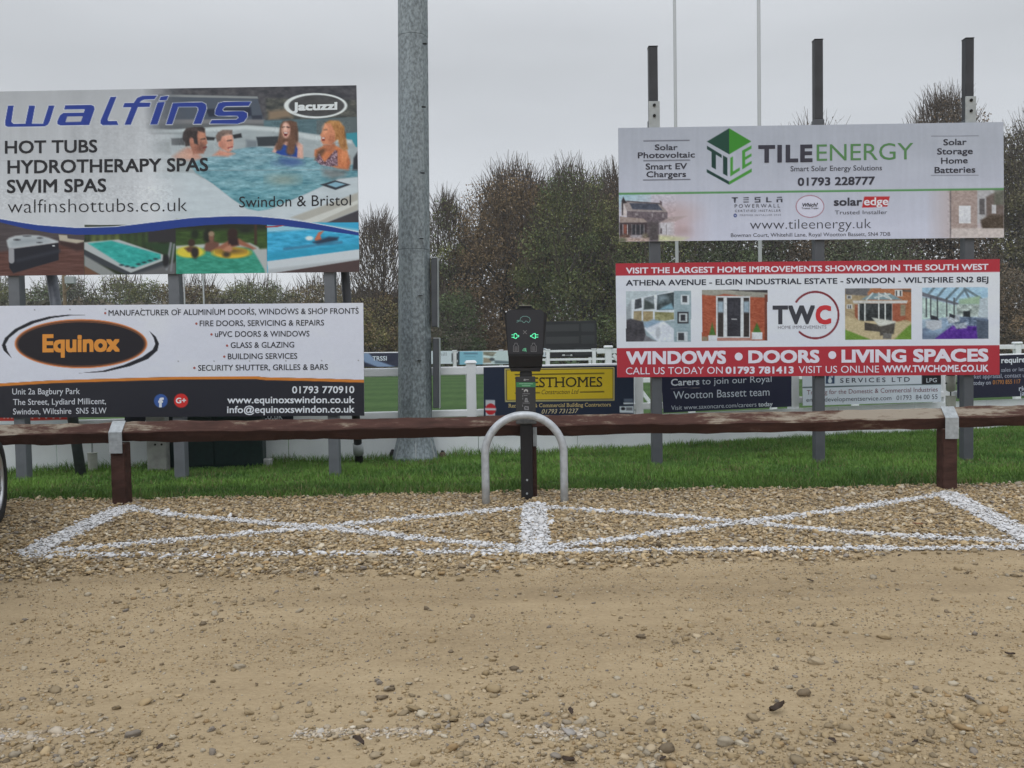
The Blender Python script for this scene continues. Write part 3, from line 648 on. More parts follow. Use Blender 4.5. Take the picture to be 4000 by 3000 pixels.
for y0, y1, xo in ((1009, 1276, 1698), (1322, 1592, 1700)):
    za, zb = at(xo, y1, MY)[2], at(xo, y0, MY)[2]; x0 = at(1682 if y0 < 1200 else 1687, 1150, MY)[0]; g = G(); g.box(x0-0.02, x0+0.050, MY-0.05, MY+0.10, za, zb, 0.006)
    b = g.put('access_door', GREYD, mast); b['label'] = 'grey hinged access door with a pale edge'
    G().box(x0+0.0502, x0+0.057, MY-0.06, MY+0.10, za-0.005, zb+0.01, 0.002).put('door_flange', PALEG, b)
    G().box(x0-0.012, x0+0.054, MY-0.055, MY+0.10, zb+0.0005, zb+0.012, 0.002).put('door_cap', PALEG, b)
for yy in (170, 417, 675, 932, 1155, 1408):
    q = at(1632, yy, MY-0.176); G().box(q[0]-0.022, q[0]+0.022, MY-0.188+yy*-0.000008, MY-0.16, q[2]-0.005, q[2]+0.004).put('weld_slot', DKHOLE, mast)
for px, lb in ((1534, 'black capped anchor stub left of the floodlight mast foot'), (1729, 'brown anchor stub with black top right of the floodlight mast foot')):
    q = gnd(px, 1797); o = thing('anchor_stub', lb, 'anchor stub', (q[0], q[1], 0))
    g = G(); g.lathe(q, [(0.030, 0), (0.034, 0.03), (0.033, 0.085), (0.022, 0.105)] if px < 1600 else [(0.030, 0), (0.036, 0.03), (0.034, 0.08), (0.02, 0.092)], 12)
    g.put('stub', BLKM if px < 1600 else mat('rusty_brown', (0.10, 0.075, 0.05), 0.8, var=0.3, scale=40), o, True)
    g = G(); g.lathe(q+np.array([0, 0, 0.1052 if px < 1600 else 0.0922]), [(0.02, 0), (0.018, 0.014), (0.008, 0.02)], 12); g.put('cap', BLACK, o, True)

mast.rotation_euler = (0, R(0.95), 0)        # the mast leans slightly to the right
# ---- sign posts
LY, RY = 8.72, 9.05                       # how far ahead the faces of the left and right boards stand
def sign_post(bx, by, w, ytop, lab, grp, brk=None, ext=None, Y=None, m=GREYP):
    q = gnd(bx, by); Y = Y or q[1]; x = q[0]*Y/q[1]; wd = w/FOC*Y
    zt = at(bx, ytop, Y)[2]; o = thing('sign_post', lab, 'post', (x, Y, 0), grp)
    G().box(x-wd/2, x+wd/2, Y-wd/2, Y+wd/2, -0.2, zt, 0.006, 2).put('post', m, o)
    if ext:                               # a dark tube continuing above the post
        ze = at(bx, ext, Y)[2]; zb = zt - 0.05 if brk is None else at(bx, brk, Y)[2]; we = wd*0.42
        e_ = G().box(x-we, x+we, Y-we, Y+we, zt+0.001, ze, 0.004).put('extension_tube', DARKP, o)
        G().box(x-we-0.004, x+we+0.004, Y-we-0.004, Y+we+0.004, ze+0.0005, ze+0.008, 0.002).put('end_cap', BLKM, e_)
        if brk:
            b = G().box(x-wd*0.53, x+wd*0.53, Y-wd*0.5-0.016, Y-wd*0.5-0.002, zt-0.10, zb, 0.003).put('bracket', PALEG, o)
            for f in (0.86, 0.5): q2 = at(bx, brk, Y); g = G(); zz = zb-(1-f)*0.30; g.tube([(x, Y-wd*0.5-0.016, zz), (x, Y-wd*0.5-0.028, zz)], 0.016, 8); g.put('bolt', DKHOLE, b)
    return o
GL, GR = 'posts of the left hand boards', 'posts of the right hand boards'
sign_post(97, 1890, 43, 700, 'grey square sign post at the far left carrying the hot tub and window boards', GL, Y=8.80)
sign_post(711, 1868, 43, 700, 'grey square sign post in the middle of the left hand boards', GL, Y=8.80)
sign_post(1310, 1866, 41, 700, 'grey square sign post near the right ends of the left hand boards', GL, Y=8.80)
sign_post(2566, 1808, 40, 470, 'left post of the right hand boards with a bolted bracket and dark tube on top', GR, brk=402, ext=187, Y=9.13, m=GREYD)
sign_post(3198, 1808, 38, 470, 'middle post of the right hand boards with a plain dark tube on top', GR, ext=160, Y=9.13, m=GREYD)
sign_post(3774, 1803, 38, 470, 'right post of the right hand boards with a bolted bracket and dark tube on top', GR, brk=383, ext=155, Y=9.13, m=GREYD)
for (a, b, lb) in (((196, 1040, 8.86), (318, 1862, 9.32), 'dark tubular brace leaning behind the far left sign post'), ((1346, 1040, 8.86), (1404, 1815, 9.60), 'dark brace with a pale collar behind the right post of the left boards')):
    A, B = at(*a), gnd(b[0], b[1]); o = thing('brace', lb, 'brace', (B[0], B[1], 0)); g = G(); g.tube([B, A], 0.052 if a[0] < 500 else 0.045, 14); g.put('tube', DARKP if a[0] > 500 else mat('blue_grey_steel', (0.10, 0.11, 0.13), 0.45, 0.2, var=0.2), o, True)
    if a[0] > 500:
        d = (A-B)/np.linalg.norm(A-B); z0 = B + d*0.135; g = G(); g.tube([z0, z0+d*0.13], 0.058, 14); g.put('collar', PALEG, o, True)
def prop(bx, by, sgn, lab):               # a pipe foot: cup, thin rod, and socket
    q = gnd(bx, by); return q
for (px, ys, Y, lb) in ((358, (1690, 1722, 1728, 1768, 1830), 9.45, 'pale capped socket with a thin rod and cup under the left rail'), (3713, (1440, 1468, 1530, 1546, 1585), 9.35, 'pale cup, rod and socket hanging beside the right sign post')):
    q = at(px, 1700, Y); zs = [at(px, y, Y)[2] for y in ys]; o = thing('pipe_prop', lb, 'prop', (q[0], Y, zs[4] if px > 2000 else 0)); c = np.array([q[0], Y, 0]); cr = mat('cream_plastic', (0.42, 0.43, 0.38), 0.5, var=0.1)
    if px > 2000:
        g = G(); g.tube([(c[0], Y, zs[1]), (c[0], Y, zs[0]+0.2)], 0.046, 12); g.put('tube', DARKP, o, True)
        g = G(); g.lathe(c, [(0.018, zs[2]), (0.045, zs[2]+0.012), (0.054, zs[1])], 14); g.put('cup', cr, o, True)
        g = G(); g.tube([(c[0], Y, zs[3]), (c[0], Y, zs[2])], 0.007, 8); g.put('rod', DARKP, o)
        g = G(); g.lathe(c, [(0.050, zs[4]-0.05), (0.050, zs[3]-0.004), (0.055, zs[3]-0.003), (0.055, zs[3])], 14); g.put('socket', cr, o)
        for s_ in (-1, 1): G().box(c[0]+s_*0.056-0.006, c[0]+s_*0.056+0.006, Y-0.02, Y-0.006, (zs[1]+zs[2])/2, (zs[1]+zs[2])/2+0.014).put('screw', DKHOLE, o)
        b2 = G(); b2.tube([(c[0], Y, zs[4]-0.05), (c[0], Y, -0.05)], 0.03, 10); b2.put('foot', PALEG, o)
    else:
        g = G(); g.lathe(c, [(0.016, zs[1]), (0.05, zs[0]), (0.062, zs[0]+0.06)], 14); g.put('cup', cr, o, True)
        g = G(); g.tube([(c[0], Y, zs[3]), (c[0], Y, zs[1])], 0.010, 8); g.put('rod', PALEG, o)
        g = G(); g.lathe(c, [(0.048, -0.03), (0.050, zs[3]-0.006), (0.056, zs[3]-0.005), (0.056, zs[3])], 16); g.put('socket', cr, o)
q = gnd(616, 1828); q = np.array([q[0]*9.36/q[1], 9.36, 0])
o = thing('timber_stump', 'pale weathered timber post with drilled holes in front of the green cabinet', 'post', (q[0], q[1], 0)); wd = 76/FOC*9.36/2
PALEW = mat('bleached_timber', (0.30, 0.31, 0.29), 0.85, var=0.25, scale=9)
G().box(q[0]-wd, q[0]+wd, q[1]-0.02, q[1]+0.09, -0.1, 0.66, 0.008).put('post', PALEW, o)
for dx in (-0.01, 0.06):
    for zz in (0.30, 0.53): g = G(); g.tube([(q[0]+dx, q[1]-0.021, zz), (q[0]+dx, q[1]-0.026, zz)], 0.012, 8); g.put('hole', DKHOLE, o)
# ---- green cabinet
a, b = gnd(652, 1815), gnd(1026, 1806); GREEN = mat('dark_green_paint', (0.006, 0.022, 0.021), 0.45, var=0.2)
o = thing('utility_cabinet', 'dark green utility cabinet standing on the grass under the window board', 'cabinet', ((a[0]+b[0])/2, a[1], 0)); y0 = 9.52; x0, x1 = a[0]*y0/a[1], b[0]*y0/b[1]
G().box(x0, x1, y0, y0+0.16, 0, 0.60, 0.01).put('body', GREEN, o)
G().box(x0-0.02, x1+0.02, y0-0.02, y0+0.18, 0.601, 0.63, 0.006).put('lid', GREEN, o)
for s_ in (0, 1): G().box(x0+0.02+s_*(x1-x0-0.02)/2, x0+(s_+1)*(x1-x0)/2-0.01, y0-0.012, y0-0.001, 0.04, 0.58, 0.004).put('door', GREEN, o)
q = gnd(1047, 1822); G().box(q[0]-0.04, q[0]+0.06, 9.55, 9.65, 0, 0.10, 0.015).put('kerb_block', mat('concrete', (0.36, 0.37, 0.36), 0.9, var=0.15), o)

# ---- near pitch fence: posts, rails, plinth boards
fl = thing('pitch_fence', 'white plastic post and rail fence with plinth boards round the near side of the pitch', 'fence', fpt(1845))
segs = [(-260, 1870, fence_L), (1870, 4340, fence_R)]
for px0, px1, pl in segs:
    A, B = fpt(px0+0.01), fpt(px1-0.01) if px1 > 1870 and px0 >= 1870 else fb.copy()
    if px0 >= 1870: A = fb.copy()
    n = pl.n; d = (B-A)/np.linalg.norm(B-A); Lt = np.linalg.norm(B-A)
    for zc, h, nm in ((1.015, 0.10, 'top_rail'), (0.515, 0.085, 'lower_rail')):
        P = [A-n*0.02+[0,0,zc-h/2], B-n*0.02+[0,0,zc-h/2], B-n*0.06+[0,0,zc-h/2], A-n*0.06+[0,0,zc-h/2]]; Q = [p+np.array([0,0,h]) for p in P]
        G().hexa(P+Q, 0.012).put(nm, WHITE, fl)
    k = 0; step = 1.25; cnt = int(Lt/step)
    for i in range(cnt+1):
        s0, s1 = i*step+0.004, min(Lt, (i+1)*step)-0.004
        if s1-s0 < 0.05: continue
        p0, p1 = A+d*s0, A+d*s1; P = [p0+n*0.004, p1+n*0.004, p1-n*0.016, p0-n*0.016]; G().hexa([p-np.array([0,0,0.05]) for p in P]+[p+np.array([0,0,0.36 if px0 < 1870 else 0.41]) for p in P], 0.003).put('plinth_board', WHITED, fl)
for px in (-60, 560, 1200, 1846, 2502, 3112, 3702, 4240):
    p = fpt(px); g = G(); w = 0.056; zt = 1.10; pl = fence_L if px < 1870 else fence_R; n = pl.n; d = np.array([-n[1], n[0], 0]); c = p - n*0.075
    P = [c-d*w-n*w, c+d*w-n*w, c+d*w+n*w, c-d*w+n*w]; g.hexa([q+np.array([0,0,-0.1]) for q in P]+[q+np.array([0,0,zt]) for q in P], 0.006); po = g.put('post', WHITE, fl)
    g = G(); w2 = w*1.32; P = [c-d*w2-n*w2, c+d*w2-n*w2, c+d*w2+n*w2, c-d*w2+n*w2]; T_ = [c-d*w2*.7-n*w2*.7, c+d*w2*.7-n*w2*.7, c+d*w2*.7+n*w2*.7, c-d*w2*.7+n*w2*.7]
    g.hexa([q+np.array([0,0,zt+0.001]) for q in P]+[q+np.array([0,0,zt+0.035]) for q in T_], 0.008); g.put('cap', WHITE, po)
# ---- fences beyond
def rail_fence(name, label, pts, tops, pxs, w, rails, Ys):
    o = thing(name, label, 'fence', (at(pxs[0], 1400, Ys[0])[0], Ys[0], 0))
    ends = [at(pts[0], tops[0], Ys[0]), at(pts[1], tops[1], Ys[1])]
    def pos(px):
        f = (px-pts[0])/(pts[1]-pts[0]); Yq = 1/((1-f)/Ys[0]+f/Ys[1]); ty = tops[0]+(tops[1]-tops[0])*f; return at(px, ty, Yq)
    for zf in rails:
        A, B = pos(pts[0]), pos(pts[1]); A = A*[1,1,0]+[0,0,A[2]*zf]; B = B*[1,1,0]+[0,0,B[2]*zf]; th = 1.35 if Ys[0] > 30 else 1.0; G().bar(A, B, 0.05*th, 0.09*th, 0.01).put('rail', WHITE, o)
    for px in pxs:
        p = pos(px); zt = p[2]+0.05; po = G().box(p[0]-w, p[0]+w, p[1]-w, p[1]+w, 0, zt, 0.01).put('post', WHITE, o); G().box(p[0]-w*1.35, p[0]+w*1.35, p[1]-w*1.35, p[1]+w*1.35, zt+0.001, zt+0.05, 0.02, 2).put('cap', WHITE, po)
    return o, pos
FF, fpos = rail_fence('far_fence', 'distant white post and rail fence along the far side of the pitch', (900, 2720), (1385, 1364), [960, 1140, 1320, 1596, 1776, 1957, 2140, 2320, 2500, 2680], 0.10, (0.985, 0.55), (48, 48))
SF, spos = rail_fence('side_fence', 'white rail fence with chunky posts behind the home improvement board', (2332, 4150), (1372, 1353), [2376, 2700, 3020, 3340, 3660, 3973, 4140], 0.058, (1.0, 0.55), (15.5, 17.5))
A = spos(2395); B = spos(2560); G().bar(A+[0,0,-0.06], B*[1,1,0]+[0,0,0.1], 0.04, 0.07, 0.008).put('diagonal_brace', WHITE, SF)

# ---- timber barrier with diamond section rails and galvanised straps
BY = 7.40
WOOD, t_, b_ = new_mat('flaking_red_timber')
n_ = t_.nodes; l_ = t_.links; co_ = n_.new('ShaderNodeTexCoord'); mp_ = n_.new('ShaderNodeMapping'); mp_.inputs['Scale'].default_value = (2.2, 9, 9); l_.new(co_.outputs['Object'], mp_.inputs[0])
w1 = n_.new('ShaderNodeTexNoise'); w1.inputs['Scale'].default_value = 1.6; w1.inputs['Detail'].default_value = 9; w1.inputs['Roughness'].default_value = 0.7; l_.new(mp_.outputs[0], w1.inputs[0])
w2 = n_.new('ShaderNodeTexNoise'); w2.inputs['Scale'].default_value = 0.55; w2.inputs['Detail'].default_value = 2; l_.new(co_.outputs['Object'], w2.inputs[0])
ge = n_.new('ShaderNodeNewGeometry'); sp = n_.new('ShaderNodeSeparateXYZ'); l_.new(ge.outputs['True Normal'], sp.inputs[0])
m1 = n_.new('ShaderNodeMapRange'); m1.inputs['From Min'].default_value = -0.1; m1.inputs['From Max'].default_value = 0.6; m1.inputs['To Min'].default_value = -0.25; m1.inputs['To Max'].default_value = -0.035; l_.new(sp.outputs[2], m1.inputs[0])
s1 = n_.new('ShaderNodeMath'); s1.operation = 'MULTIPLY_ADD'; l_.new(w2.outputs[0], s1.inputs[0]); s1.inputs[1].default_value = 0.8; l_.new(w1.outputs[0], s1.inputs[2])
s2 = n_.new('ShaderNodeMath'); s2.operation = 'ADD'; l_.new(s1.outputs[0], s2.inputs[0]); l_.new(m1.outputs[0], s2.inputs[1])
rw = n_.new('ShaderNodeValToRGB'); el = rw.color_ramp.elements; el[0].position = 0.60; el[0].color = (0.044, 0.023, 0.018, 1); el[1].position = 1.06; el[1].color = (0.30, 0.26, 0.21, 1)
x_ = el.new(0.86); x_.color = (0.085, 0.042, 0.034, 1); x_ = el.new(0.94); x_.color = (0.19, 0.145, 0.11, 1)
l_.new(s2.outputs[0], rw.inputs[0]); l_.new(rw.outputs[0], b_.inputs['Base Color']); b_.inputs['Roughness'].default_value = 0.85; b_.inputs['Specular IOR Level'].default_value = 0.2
bp = n_.new('ShaderNodeBump'); bp.inputs['Strength'].default_value = 0.5; bp.inputs['Distance'].default_value = 0.01; l_.new(w1.outputs[0], bp.inputs['Height']); l_.new(bp.outputs[0], b_.inputs['Normal'])
bar_ = thing('timber_barrier', 'low timber knee rail with flaking dark red paint along the edge of the car park', 'barrier', (0.19, BY, 0))
posts = [(479, 1975), (2071, 1953), (3697, 1918)]
PX = [at(p[0], p[1], BY)[0] for p in posts]
STR = mat('galvanised_strap', (0.36, 0.39, 0.41), 0.5, 0.2, var=0.18, scale=30)
def rail(xa, xb, za, zb, seed):
    rs = np.random.RandomState(seed); ns = int((xb-xa)/0.06); V = []; t = np.linspace(0, 1, ns+1)
    wy = [fbm(t*14+seed, t*0+i, seed+i)*0.026-0.013 for i in range(6)]
    for i in range(ns+1):
        x = xa+(xb-xa)*t[i]; zc = za+(zb-za)*t[i] + 0.004*math.sin(t[i]*5+seed)
        for (dy, dz), w in zip(((-0.080, 0.004), (-0.076, 0.015), (-0.016, 0.086), (-0.002, 0.088), (0.066, 0.010), (-0.028, -0.084)), range(6)):
            V.append((x, BY+dy+wy[w][i]*0.5, zc+dz+wy[w][i]))
    F = []
    for i in range(ns):
        for k in range(6): a = i*6+k; b = i*6+(k+1) % 6; F.append((a, b, b+6, a+6))
    F.append(tuple(range(5, -1, -1))); F.append(tuple(range(ns*6, ns*6+6)))
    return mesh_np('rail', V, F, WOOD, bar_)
zr = 0.607
rail(-6.3, PX[0]-0.003, zr-0.005, zr, 1); rail(PX[0]+0.003, PX[1]-0.003, zr+0.002, zr, 2); rail(PX[1]+0.003, PX[2]-0.003, zr, zr-0.006, 3); rail(PX[2]+0.003, 6.6, zr+0.012, zr+0.02, 4)
for i, x in enumerate(PX):
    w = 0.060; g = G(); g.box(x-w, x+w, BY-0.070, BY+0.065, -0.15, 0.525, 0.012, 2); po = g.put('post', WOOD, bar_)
    if i != 1:
        g = G(); xs_ = x - (0.03 if i == 0 else -0.004)*0; w2 = 0.056
        for (ya, za_), (yb, zb_) in (((BY-0.094, zr-0.165), (BY-0.094, zr+0.012)), ((BY-0.094, zr+0.013), (BY-0.010, zr+0.104))):
            dy, dz = yb-ya, zb_-za_; ln = math.hypot(dy, dz); ny, nz = -dz/ln*0.005, dy/ln*0.005
            P = [(x-w2, ya, za_), (x+w2, ya, za_), (x+w2, ya-ny, za_-nz), (x-w2, ya-ny, za_-nz)]; Q = [(a_, b_2+dy, c_+dz) for a_, b_2, c_ in P]; g.hexa(P+Q)
        g.put('strap', STR, bar_)
    else:
        g = G(); g.box(x+0.030, x+0.064, BY-0.092, BY-0.084, 0.44, 0.60, 0.002); g.put('strap', STR, bar_)

# ---- hoop guard
h0, h1 = gnd(1899, 1966), gnd(2206, 1966); HY = (h0[1]+h1[1])/2; rad = (h1[0]-h0[0])/2; cx = (h0[0]+h1[0])/2
ht = at(cx*0+2052, 1621, HY)[2]; path = [(h0[0], HY, -0.1), (h0[0], HY, (ht-rad)*0.5)] + [(cx-rad*math.cos(a), HY, ht-rad+rad*math.sin(a)) for a in np.linspace(0, math.pi, 33)] + [(h1[0], HY, (ht-rad)*0.5), (h1[0], HY, -0.1)]
g = G(); g.tube(path, 0.0325, 18); o = g.put('hoop_guard', HOOPM, None, True, origin=np.array([cx, HY, 0]))
tag(o, 'galvanised hoop guard standing in front of the charging post', 'hoop guard')

# ---- rugby posts, scoreboard, pole
GOALM = mat('goal_post_paint', (0.40, 0.42, 0.43), 0.5)
def goal(px, Y, ytops, w, label):
    c = [at(p, 1200, y) for p, y in zip(px, Y)]; o = thing('goal_posts', label, 'goal', (c[0][0], c[0][1], 0))
    for p, q, yt in zip(px, c, ytops): zt = at(p, yt, q[1])[2]; g = G(); g.tube([(q[0], q[1], 0), (q[0], q[1], 3.0), (q[0], q[1], zt)], [w, w, w*0.85], 10); g.put('upright', GOALM, o, True)
    g = G(); g.tube([(c[0][0], c[0][1], 2.9), (c[1][0], c[1][1], 2.9)], w*0.9, 10); g.put('crossbar', WHITE, o, True)
goal((2646, 2970), (31, 28.5), (-900, -900), 0.062, 'tall white rugby goal posts rising behind the right hand boards')
goal((722, 797), (62, 57.5), (620, 620), 0.055, 'thin white far goal posts showing between the two left boards')
Y = 49.5; x0, x1 = at(2112, 1320, Y)[0], at(2331, 1320, Y)[0]; zb, zt = at(2220, 1396, Y)[2], at(2220, 1254, Y)[2]
sb = thing('scoreboard', 'dark unlit scoreboard behind the far fence beside the charging post', 'scoreboard', ((x0+x1)/2, Y, 0))
G().box(x0, x1, Y, Y+0.25, zb, zt, 0.02).put('cabinet', mat('scoreboard_black', (0.008, 0.009, 0.011), 0.6), sb)
SBP = mat('scoreboard_panel', (0.030, 0.032, 0.034), 0.5); SBD = mat('scoreboard_display', (0.022, 0.026, 0.028), 0.35)
for a, b, c, d, m_ in ((2134, 1266, 2261, 1295, SBP), (2133, 1314, 2261, 1343, SBP), (2272, 1263, 2322, 1295, SBD), (2272, 1309, 2322, 1343, SBD), (2245, 1357, 2321, 1389, SBD)):
    p, q = at(a, d, Y-0.02), at(c, b, Y-0.02); G().box(p[0], q[0], Y-0.02, Y-0.002, p[2], q[2]).put('display_panel', m_, sb)
sbp = Plane((0, Y-0.022, 0), (0, -1, 0))
shape(sb, sbp, [(2195,1390),(2198,1384),(2206,1384),(2208,1390)], (190,190,190)); shape(sb, sbp, [(2210,1390),(2210,1386),(2226,1386),(2226,1390)], (120,120,122)); shape(sb, sbp, [(2227,1390),(2229,1384),(2235,1384),(2236,1390)], (180,180,180))
a = np.linspace(0.2, 2*math.pi-0.5, 40)
for k in range(len(a)-1):
    pass
ringp = [(2127+16*math.cos(t), 1377+17*math.sin(t)) for t in a] + [(2127+11*math.cos(t), 1377+12*math.sin(t)) for t in a[::-1]]
shape(sb, sbp, ringp, (190, 195, 200)); shape(sb, sbp, [(2122,1389),(2125,1366),(2131,1370),(2131,1389)], (190, 195, 200))
for px in (2136, 2305): q = at(px, 1400, Y); G().box(q[0]-0.08, q[0]+0.08, Y+0.04, Y+0.2, 0, zb-0.001, 0.01).put('leg', WHITE, sb)
Y = 48; q = at(254, 1200, Y); o = thing('wooden_pole', 'thin brown wooden pole with a white box between the two left boards', 'pole', (q[0], Y, 0)); zz = at(254, 1085, Y)[2]
WPOLE = mat('pole_timber', (0.16, 0.12, 0.07), 0.9, var=0.2); g = G(); g.tube([(q[0], Y, 0), (q[0], Y, zz+1.0)], [0.11, 0.09], 10); g.put('pole', WPOLE, o, True)
G().bar((q[0], Y-0.1, zz-0.9), (q[0]+0.62, Y-0.1, zz-0.2), 0.06, 0.08).put('strut', WPOLE, o); G().box(q[0]+0.2, q[0]+0.72, Y-0.35, Y-0.05, zz-0.35, zz+0.05, 0.02).put('box', PALEG, o)

# ================================================================ CHARGING POST
CY = 7.20; CP = Plane((0, CY, 0), (0, -1, 0))
def zc(px, py): return CP.on(float(px), float(py))
cb = gnd(2056, 1951); cx0 = zc(2056, 1800)[0]
ch = thing('charging_post', 'slim black electric vehicle charging post with green lit icons', 'charger', (cx0, CY, 0))
def z2(x, y): return (1850+x/4.148, 1150+y/4.148)
def outline(pts): return [CP.on(*map(float, z2(*p))) for p in pts]
def rounded(pts, r, n=6):
    out = []; m = len(pts)
    for i in range(m):
        p = np.array(pts[i], float); a = np.array(pts[i-1], float); b = np.array(pts[(i+1) % m], float); rr_ = r[i]
        if rr_ == 0: out.append(tuple(p)); continue
        u = (a-p)/np.linalg.norm(a-p); v = (b-p)/np.linalg.norm(b-p); s_, e_ = p+u*rr_, p+v*rr_
        for t in np.linspace(0, 1, n): out.append(tuple((1-t)**2*s_ + 2*t*(1-t)*p + t*t*e_))
    return out
zl = [zc(*z2(845, y))[2] for y in (175, 1250)]
x_of = lambda x, y=700: zc(*z2(x, y))[0]
z_of = lambda y: zc(*z2(845, y))[2]
# side housing, face, lower block, collar, neck
CH_FACE = mat('charger_face', (0.026, 0.027, 0.033), 0.38)
g = G(); g.prism(outline(rounded([(525,290),(1160,285),(1190,330),(1120,1010),(560,1010),(498,330)], [30,30,20,20,20,20])), (0, 1, 0), 0.13); g.put('housing', BLACK, ch)
hf = []
g = G(); pf = outline(rounded([(528,250),(1142,250),(1116,965),(560,965)], [85,85,14,14])); g.prism([p-np.array([0,0.012,0]) for p in pf], (0, 1, 0), 0.0115)
bmesh.ops.bevel(g.bm, geom=[e_ for e_ in g.bm.edges if all(abs(v.co.y-(CY-0.012)) < 1e-4 for v in e_.verts)], offset=0.004, segments=2, affect='EDGES')
face = g.put('face_panel', CH_FACE, ch)
g = G(); q = [outline(p) for p in ([(560,972),(1122,972)], [(572,1190),(1112,1190)])]
yf = CY-0.004; P = [(q[1][0][0], yf+0.030, q[1][0][2]), (q[1][1][0], yf+0.030, q[1][1][2]), (q[1][1][0], CY+0.125, q[1][1][2]), (q[1][0][0], CY+0.125, q[1][0][2])]
T_ = [(q[0][0][0], yf-0.004, q[0][0][2]), (q[0][1][0], yf-0.004, q[0][1][2]), (q[0][1][0], CY+0.125, q[0][1][2]), (q[0][0][0], CY+0.125, q[0][0][2])]; g.hexa(P+T_, 0.012); g.put('socket_block', BLACK, ch)
g = G(); P1 = outline([(605,1252),(1078,1252),(1098,1192),(585,1192)]); g.prism([p+np.array([0,0.03,0]) for p in P1], (0, 1, 0), 0.09); co_l = g.put('collar', BLKM, ch)
g = G(); g.box(x_of(750,1290), x_of(950,1290), CY+0.035, CY+0.11, z_of(1345), z_of(1254), 0.006); g.put('neck', BLACK, ch)
g = G(); g.prism([p+np.array([0,0.025,0]) for p in outline([(660,249),(1020,249),(950,212),(735,212)])], (0,1,0), 0.09); g.put('shoulder', BLACK, ch)
g = G(); g.box(x_of(735,190), x_of(945,190), CY+0.03, CY+0.11, z_of(211), z_of(178), 0.004); cap_ = g.put('beacon', BLACK, ch)
G().box(x_of(738,190), x_of(942,190), CY+0.032, CY+0.108, z_of(177.5), z_of(171), 0.002).put('beacon_lens', mat('amber_strip', (0.42, 0.40, 0.30), 0.3), cap_)
# pedestal plate, mounting ring, lower post
def z3(x, y): return (1950+x/5.924, 1480+y/5.924)
p0, p1 = zc(2016.5, 1657), zc(2091.5, 1471)
pdl = G().box(p0[0], p1[0], CY+0.020, CY+0.095, p0[2]+0.02, p1[2], 0.006).put('pedestal', mat('pedestal_grey', (0.036, 0.036, 0.038), 0.5), ch)
g = G(); g.box(p0[0]-0.002, p1[0]+0.004, CY+0.010, CY+0.10, p0[2]-0.002, p0[2]+0.042, 0.008, 2); g.put('mount_ring', mat('ring_grey', (0.085, 0.088, 0.09), 0.55, var=0.3, scale=40), ch)
x0, x1 = zc(2034, 1800)[0], zc(2081, 1800)[0]
G().box(x0, x1, CY+0.030, CY+0.11, -0.05, p0[2]-0.0025, 0.004).put('lower_post', BLKM, ch)
for yy in (1877, 1930): q = zc(2059, yy); g = G(); g.tube([(q[0], CY+0.0295, q[2]), (q[0], CY+0.022, q[2])], 0.009, 10); g.put('bolt', STR, ch)
# green and grey icons on the face
FP = Plane((0, CY-0.0125, 0), (0, -1, 0)); PP = Plane((0, CY+0.0195, 0), (0, -1, 0))
def icon(strokes, w, m, plane=FP, conv=z2, name='icon', parent=None):
    V = []; F = []
    for st in strokes:
        st = np.array(st, float)
        for i in range(1, len(st)):
            a, b = st[i-1], st[i]; d = (b-a)/(np.linalg.norm(b-a)+1e-9); nrm = np.array([-d[1], d[0]])*w/2; a2, b2 = a-d*w*0.3, b+d*w*0.3; k = len(V)
            for p in (a2+nrm, b2+nrm, b2-nrm, a2-nrm): V.append(plane.on(*map(float, conv(*p)), 0.0012+0.00012*(i % 3)))
            F.append((k, k+1, k+2, k+3))
    return mesh_np(name, V, F, m, parent or face)
LIT = mat('lit_green', (0.12, 0.80, 0.42), 0.4, emit=0.75); DIMG = mat('pale_teal_ink', (0.16, 0.31, 0.29), 0.5); GREYI = mat('grey_ink', (0.22, 0.22, 0.23), 0.5); WHI = mat('white_ink', (0.50, 0.50, 0.50), 0.5)
icon([[(750,420),(765,378),(800,355),(860,355),(905,380),(918,410),(908,440),(888,458),(868,438),(845,430),(825,458),(805,455),(790,432),(740,430),(715,445),(698,450)],[(740,430),(722,420),(702,425)]], 9, DIMG)
icon([[(805,585),(858,638)],[(858,585),(805,638)]], 8, GREYI)
icon([[(618,655),(640,655)],[(618,695),(655,695)],[(655,640),(655,705),(690,715),(700,692),(732,685),(732,665),(700,660),(690,635),(672,632),(655,648)]], 10, LIT)
icon([[(1000,632),(1000,715),(960,700),(948,688),(922,682),(922,668),(948,662),(965,640),(1000,632)],[(1002,655),(1045,655)],[(1002,692),(1045,692)]], 10, LIT)
for dx in (0, 286): icon([[(645,925),(645,835),(665,815),(668,790),(705,790),(708,815),(730,835),(730,925),(645,925)]]+[[(662,y),(712,y)] for y in (850,868,886,904)], 6.5, GREYI) if dx == 0 else icon([[(645+dx,925),(645+dx,835),(665+dx,815),(668+dx,790),(705+dx,790),(708+dx,815),(730+dx,835),(730+dx,925),(645+dx,925)]]+[[(662+dx,y),(712+dx,y)] for y in (850,868,886,904)], 6.5, GREYI)
icon([[(795,915),(800,895),(815,880),(840,872)],[(812,918),(818,902),(830,893),(846,890)],[(828,920),(835,910),(848,906)],[(845,872),(852,930)]], 6, mat('lit_green_soft', (0.16, 0.55, 0.32), 0.4, emit=0.4))
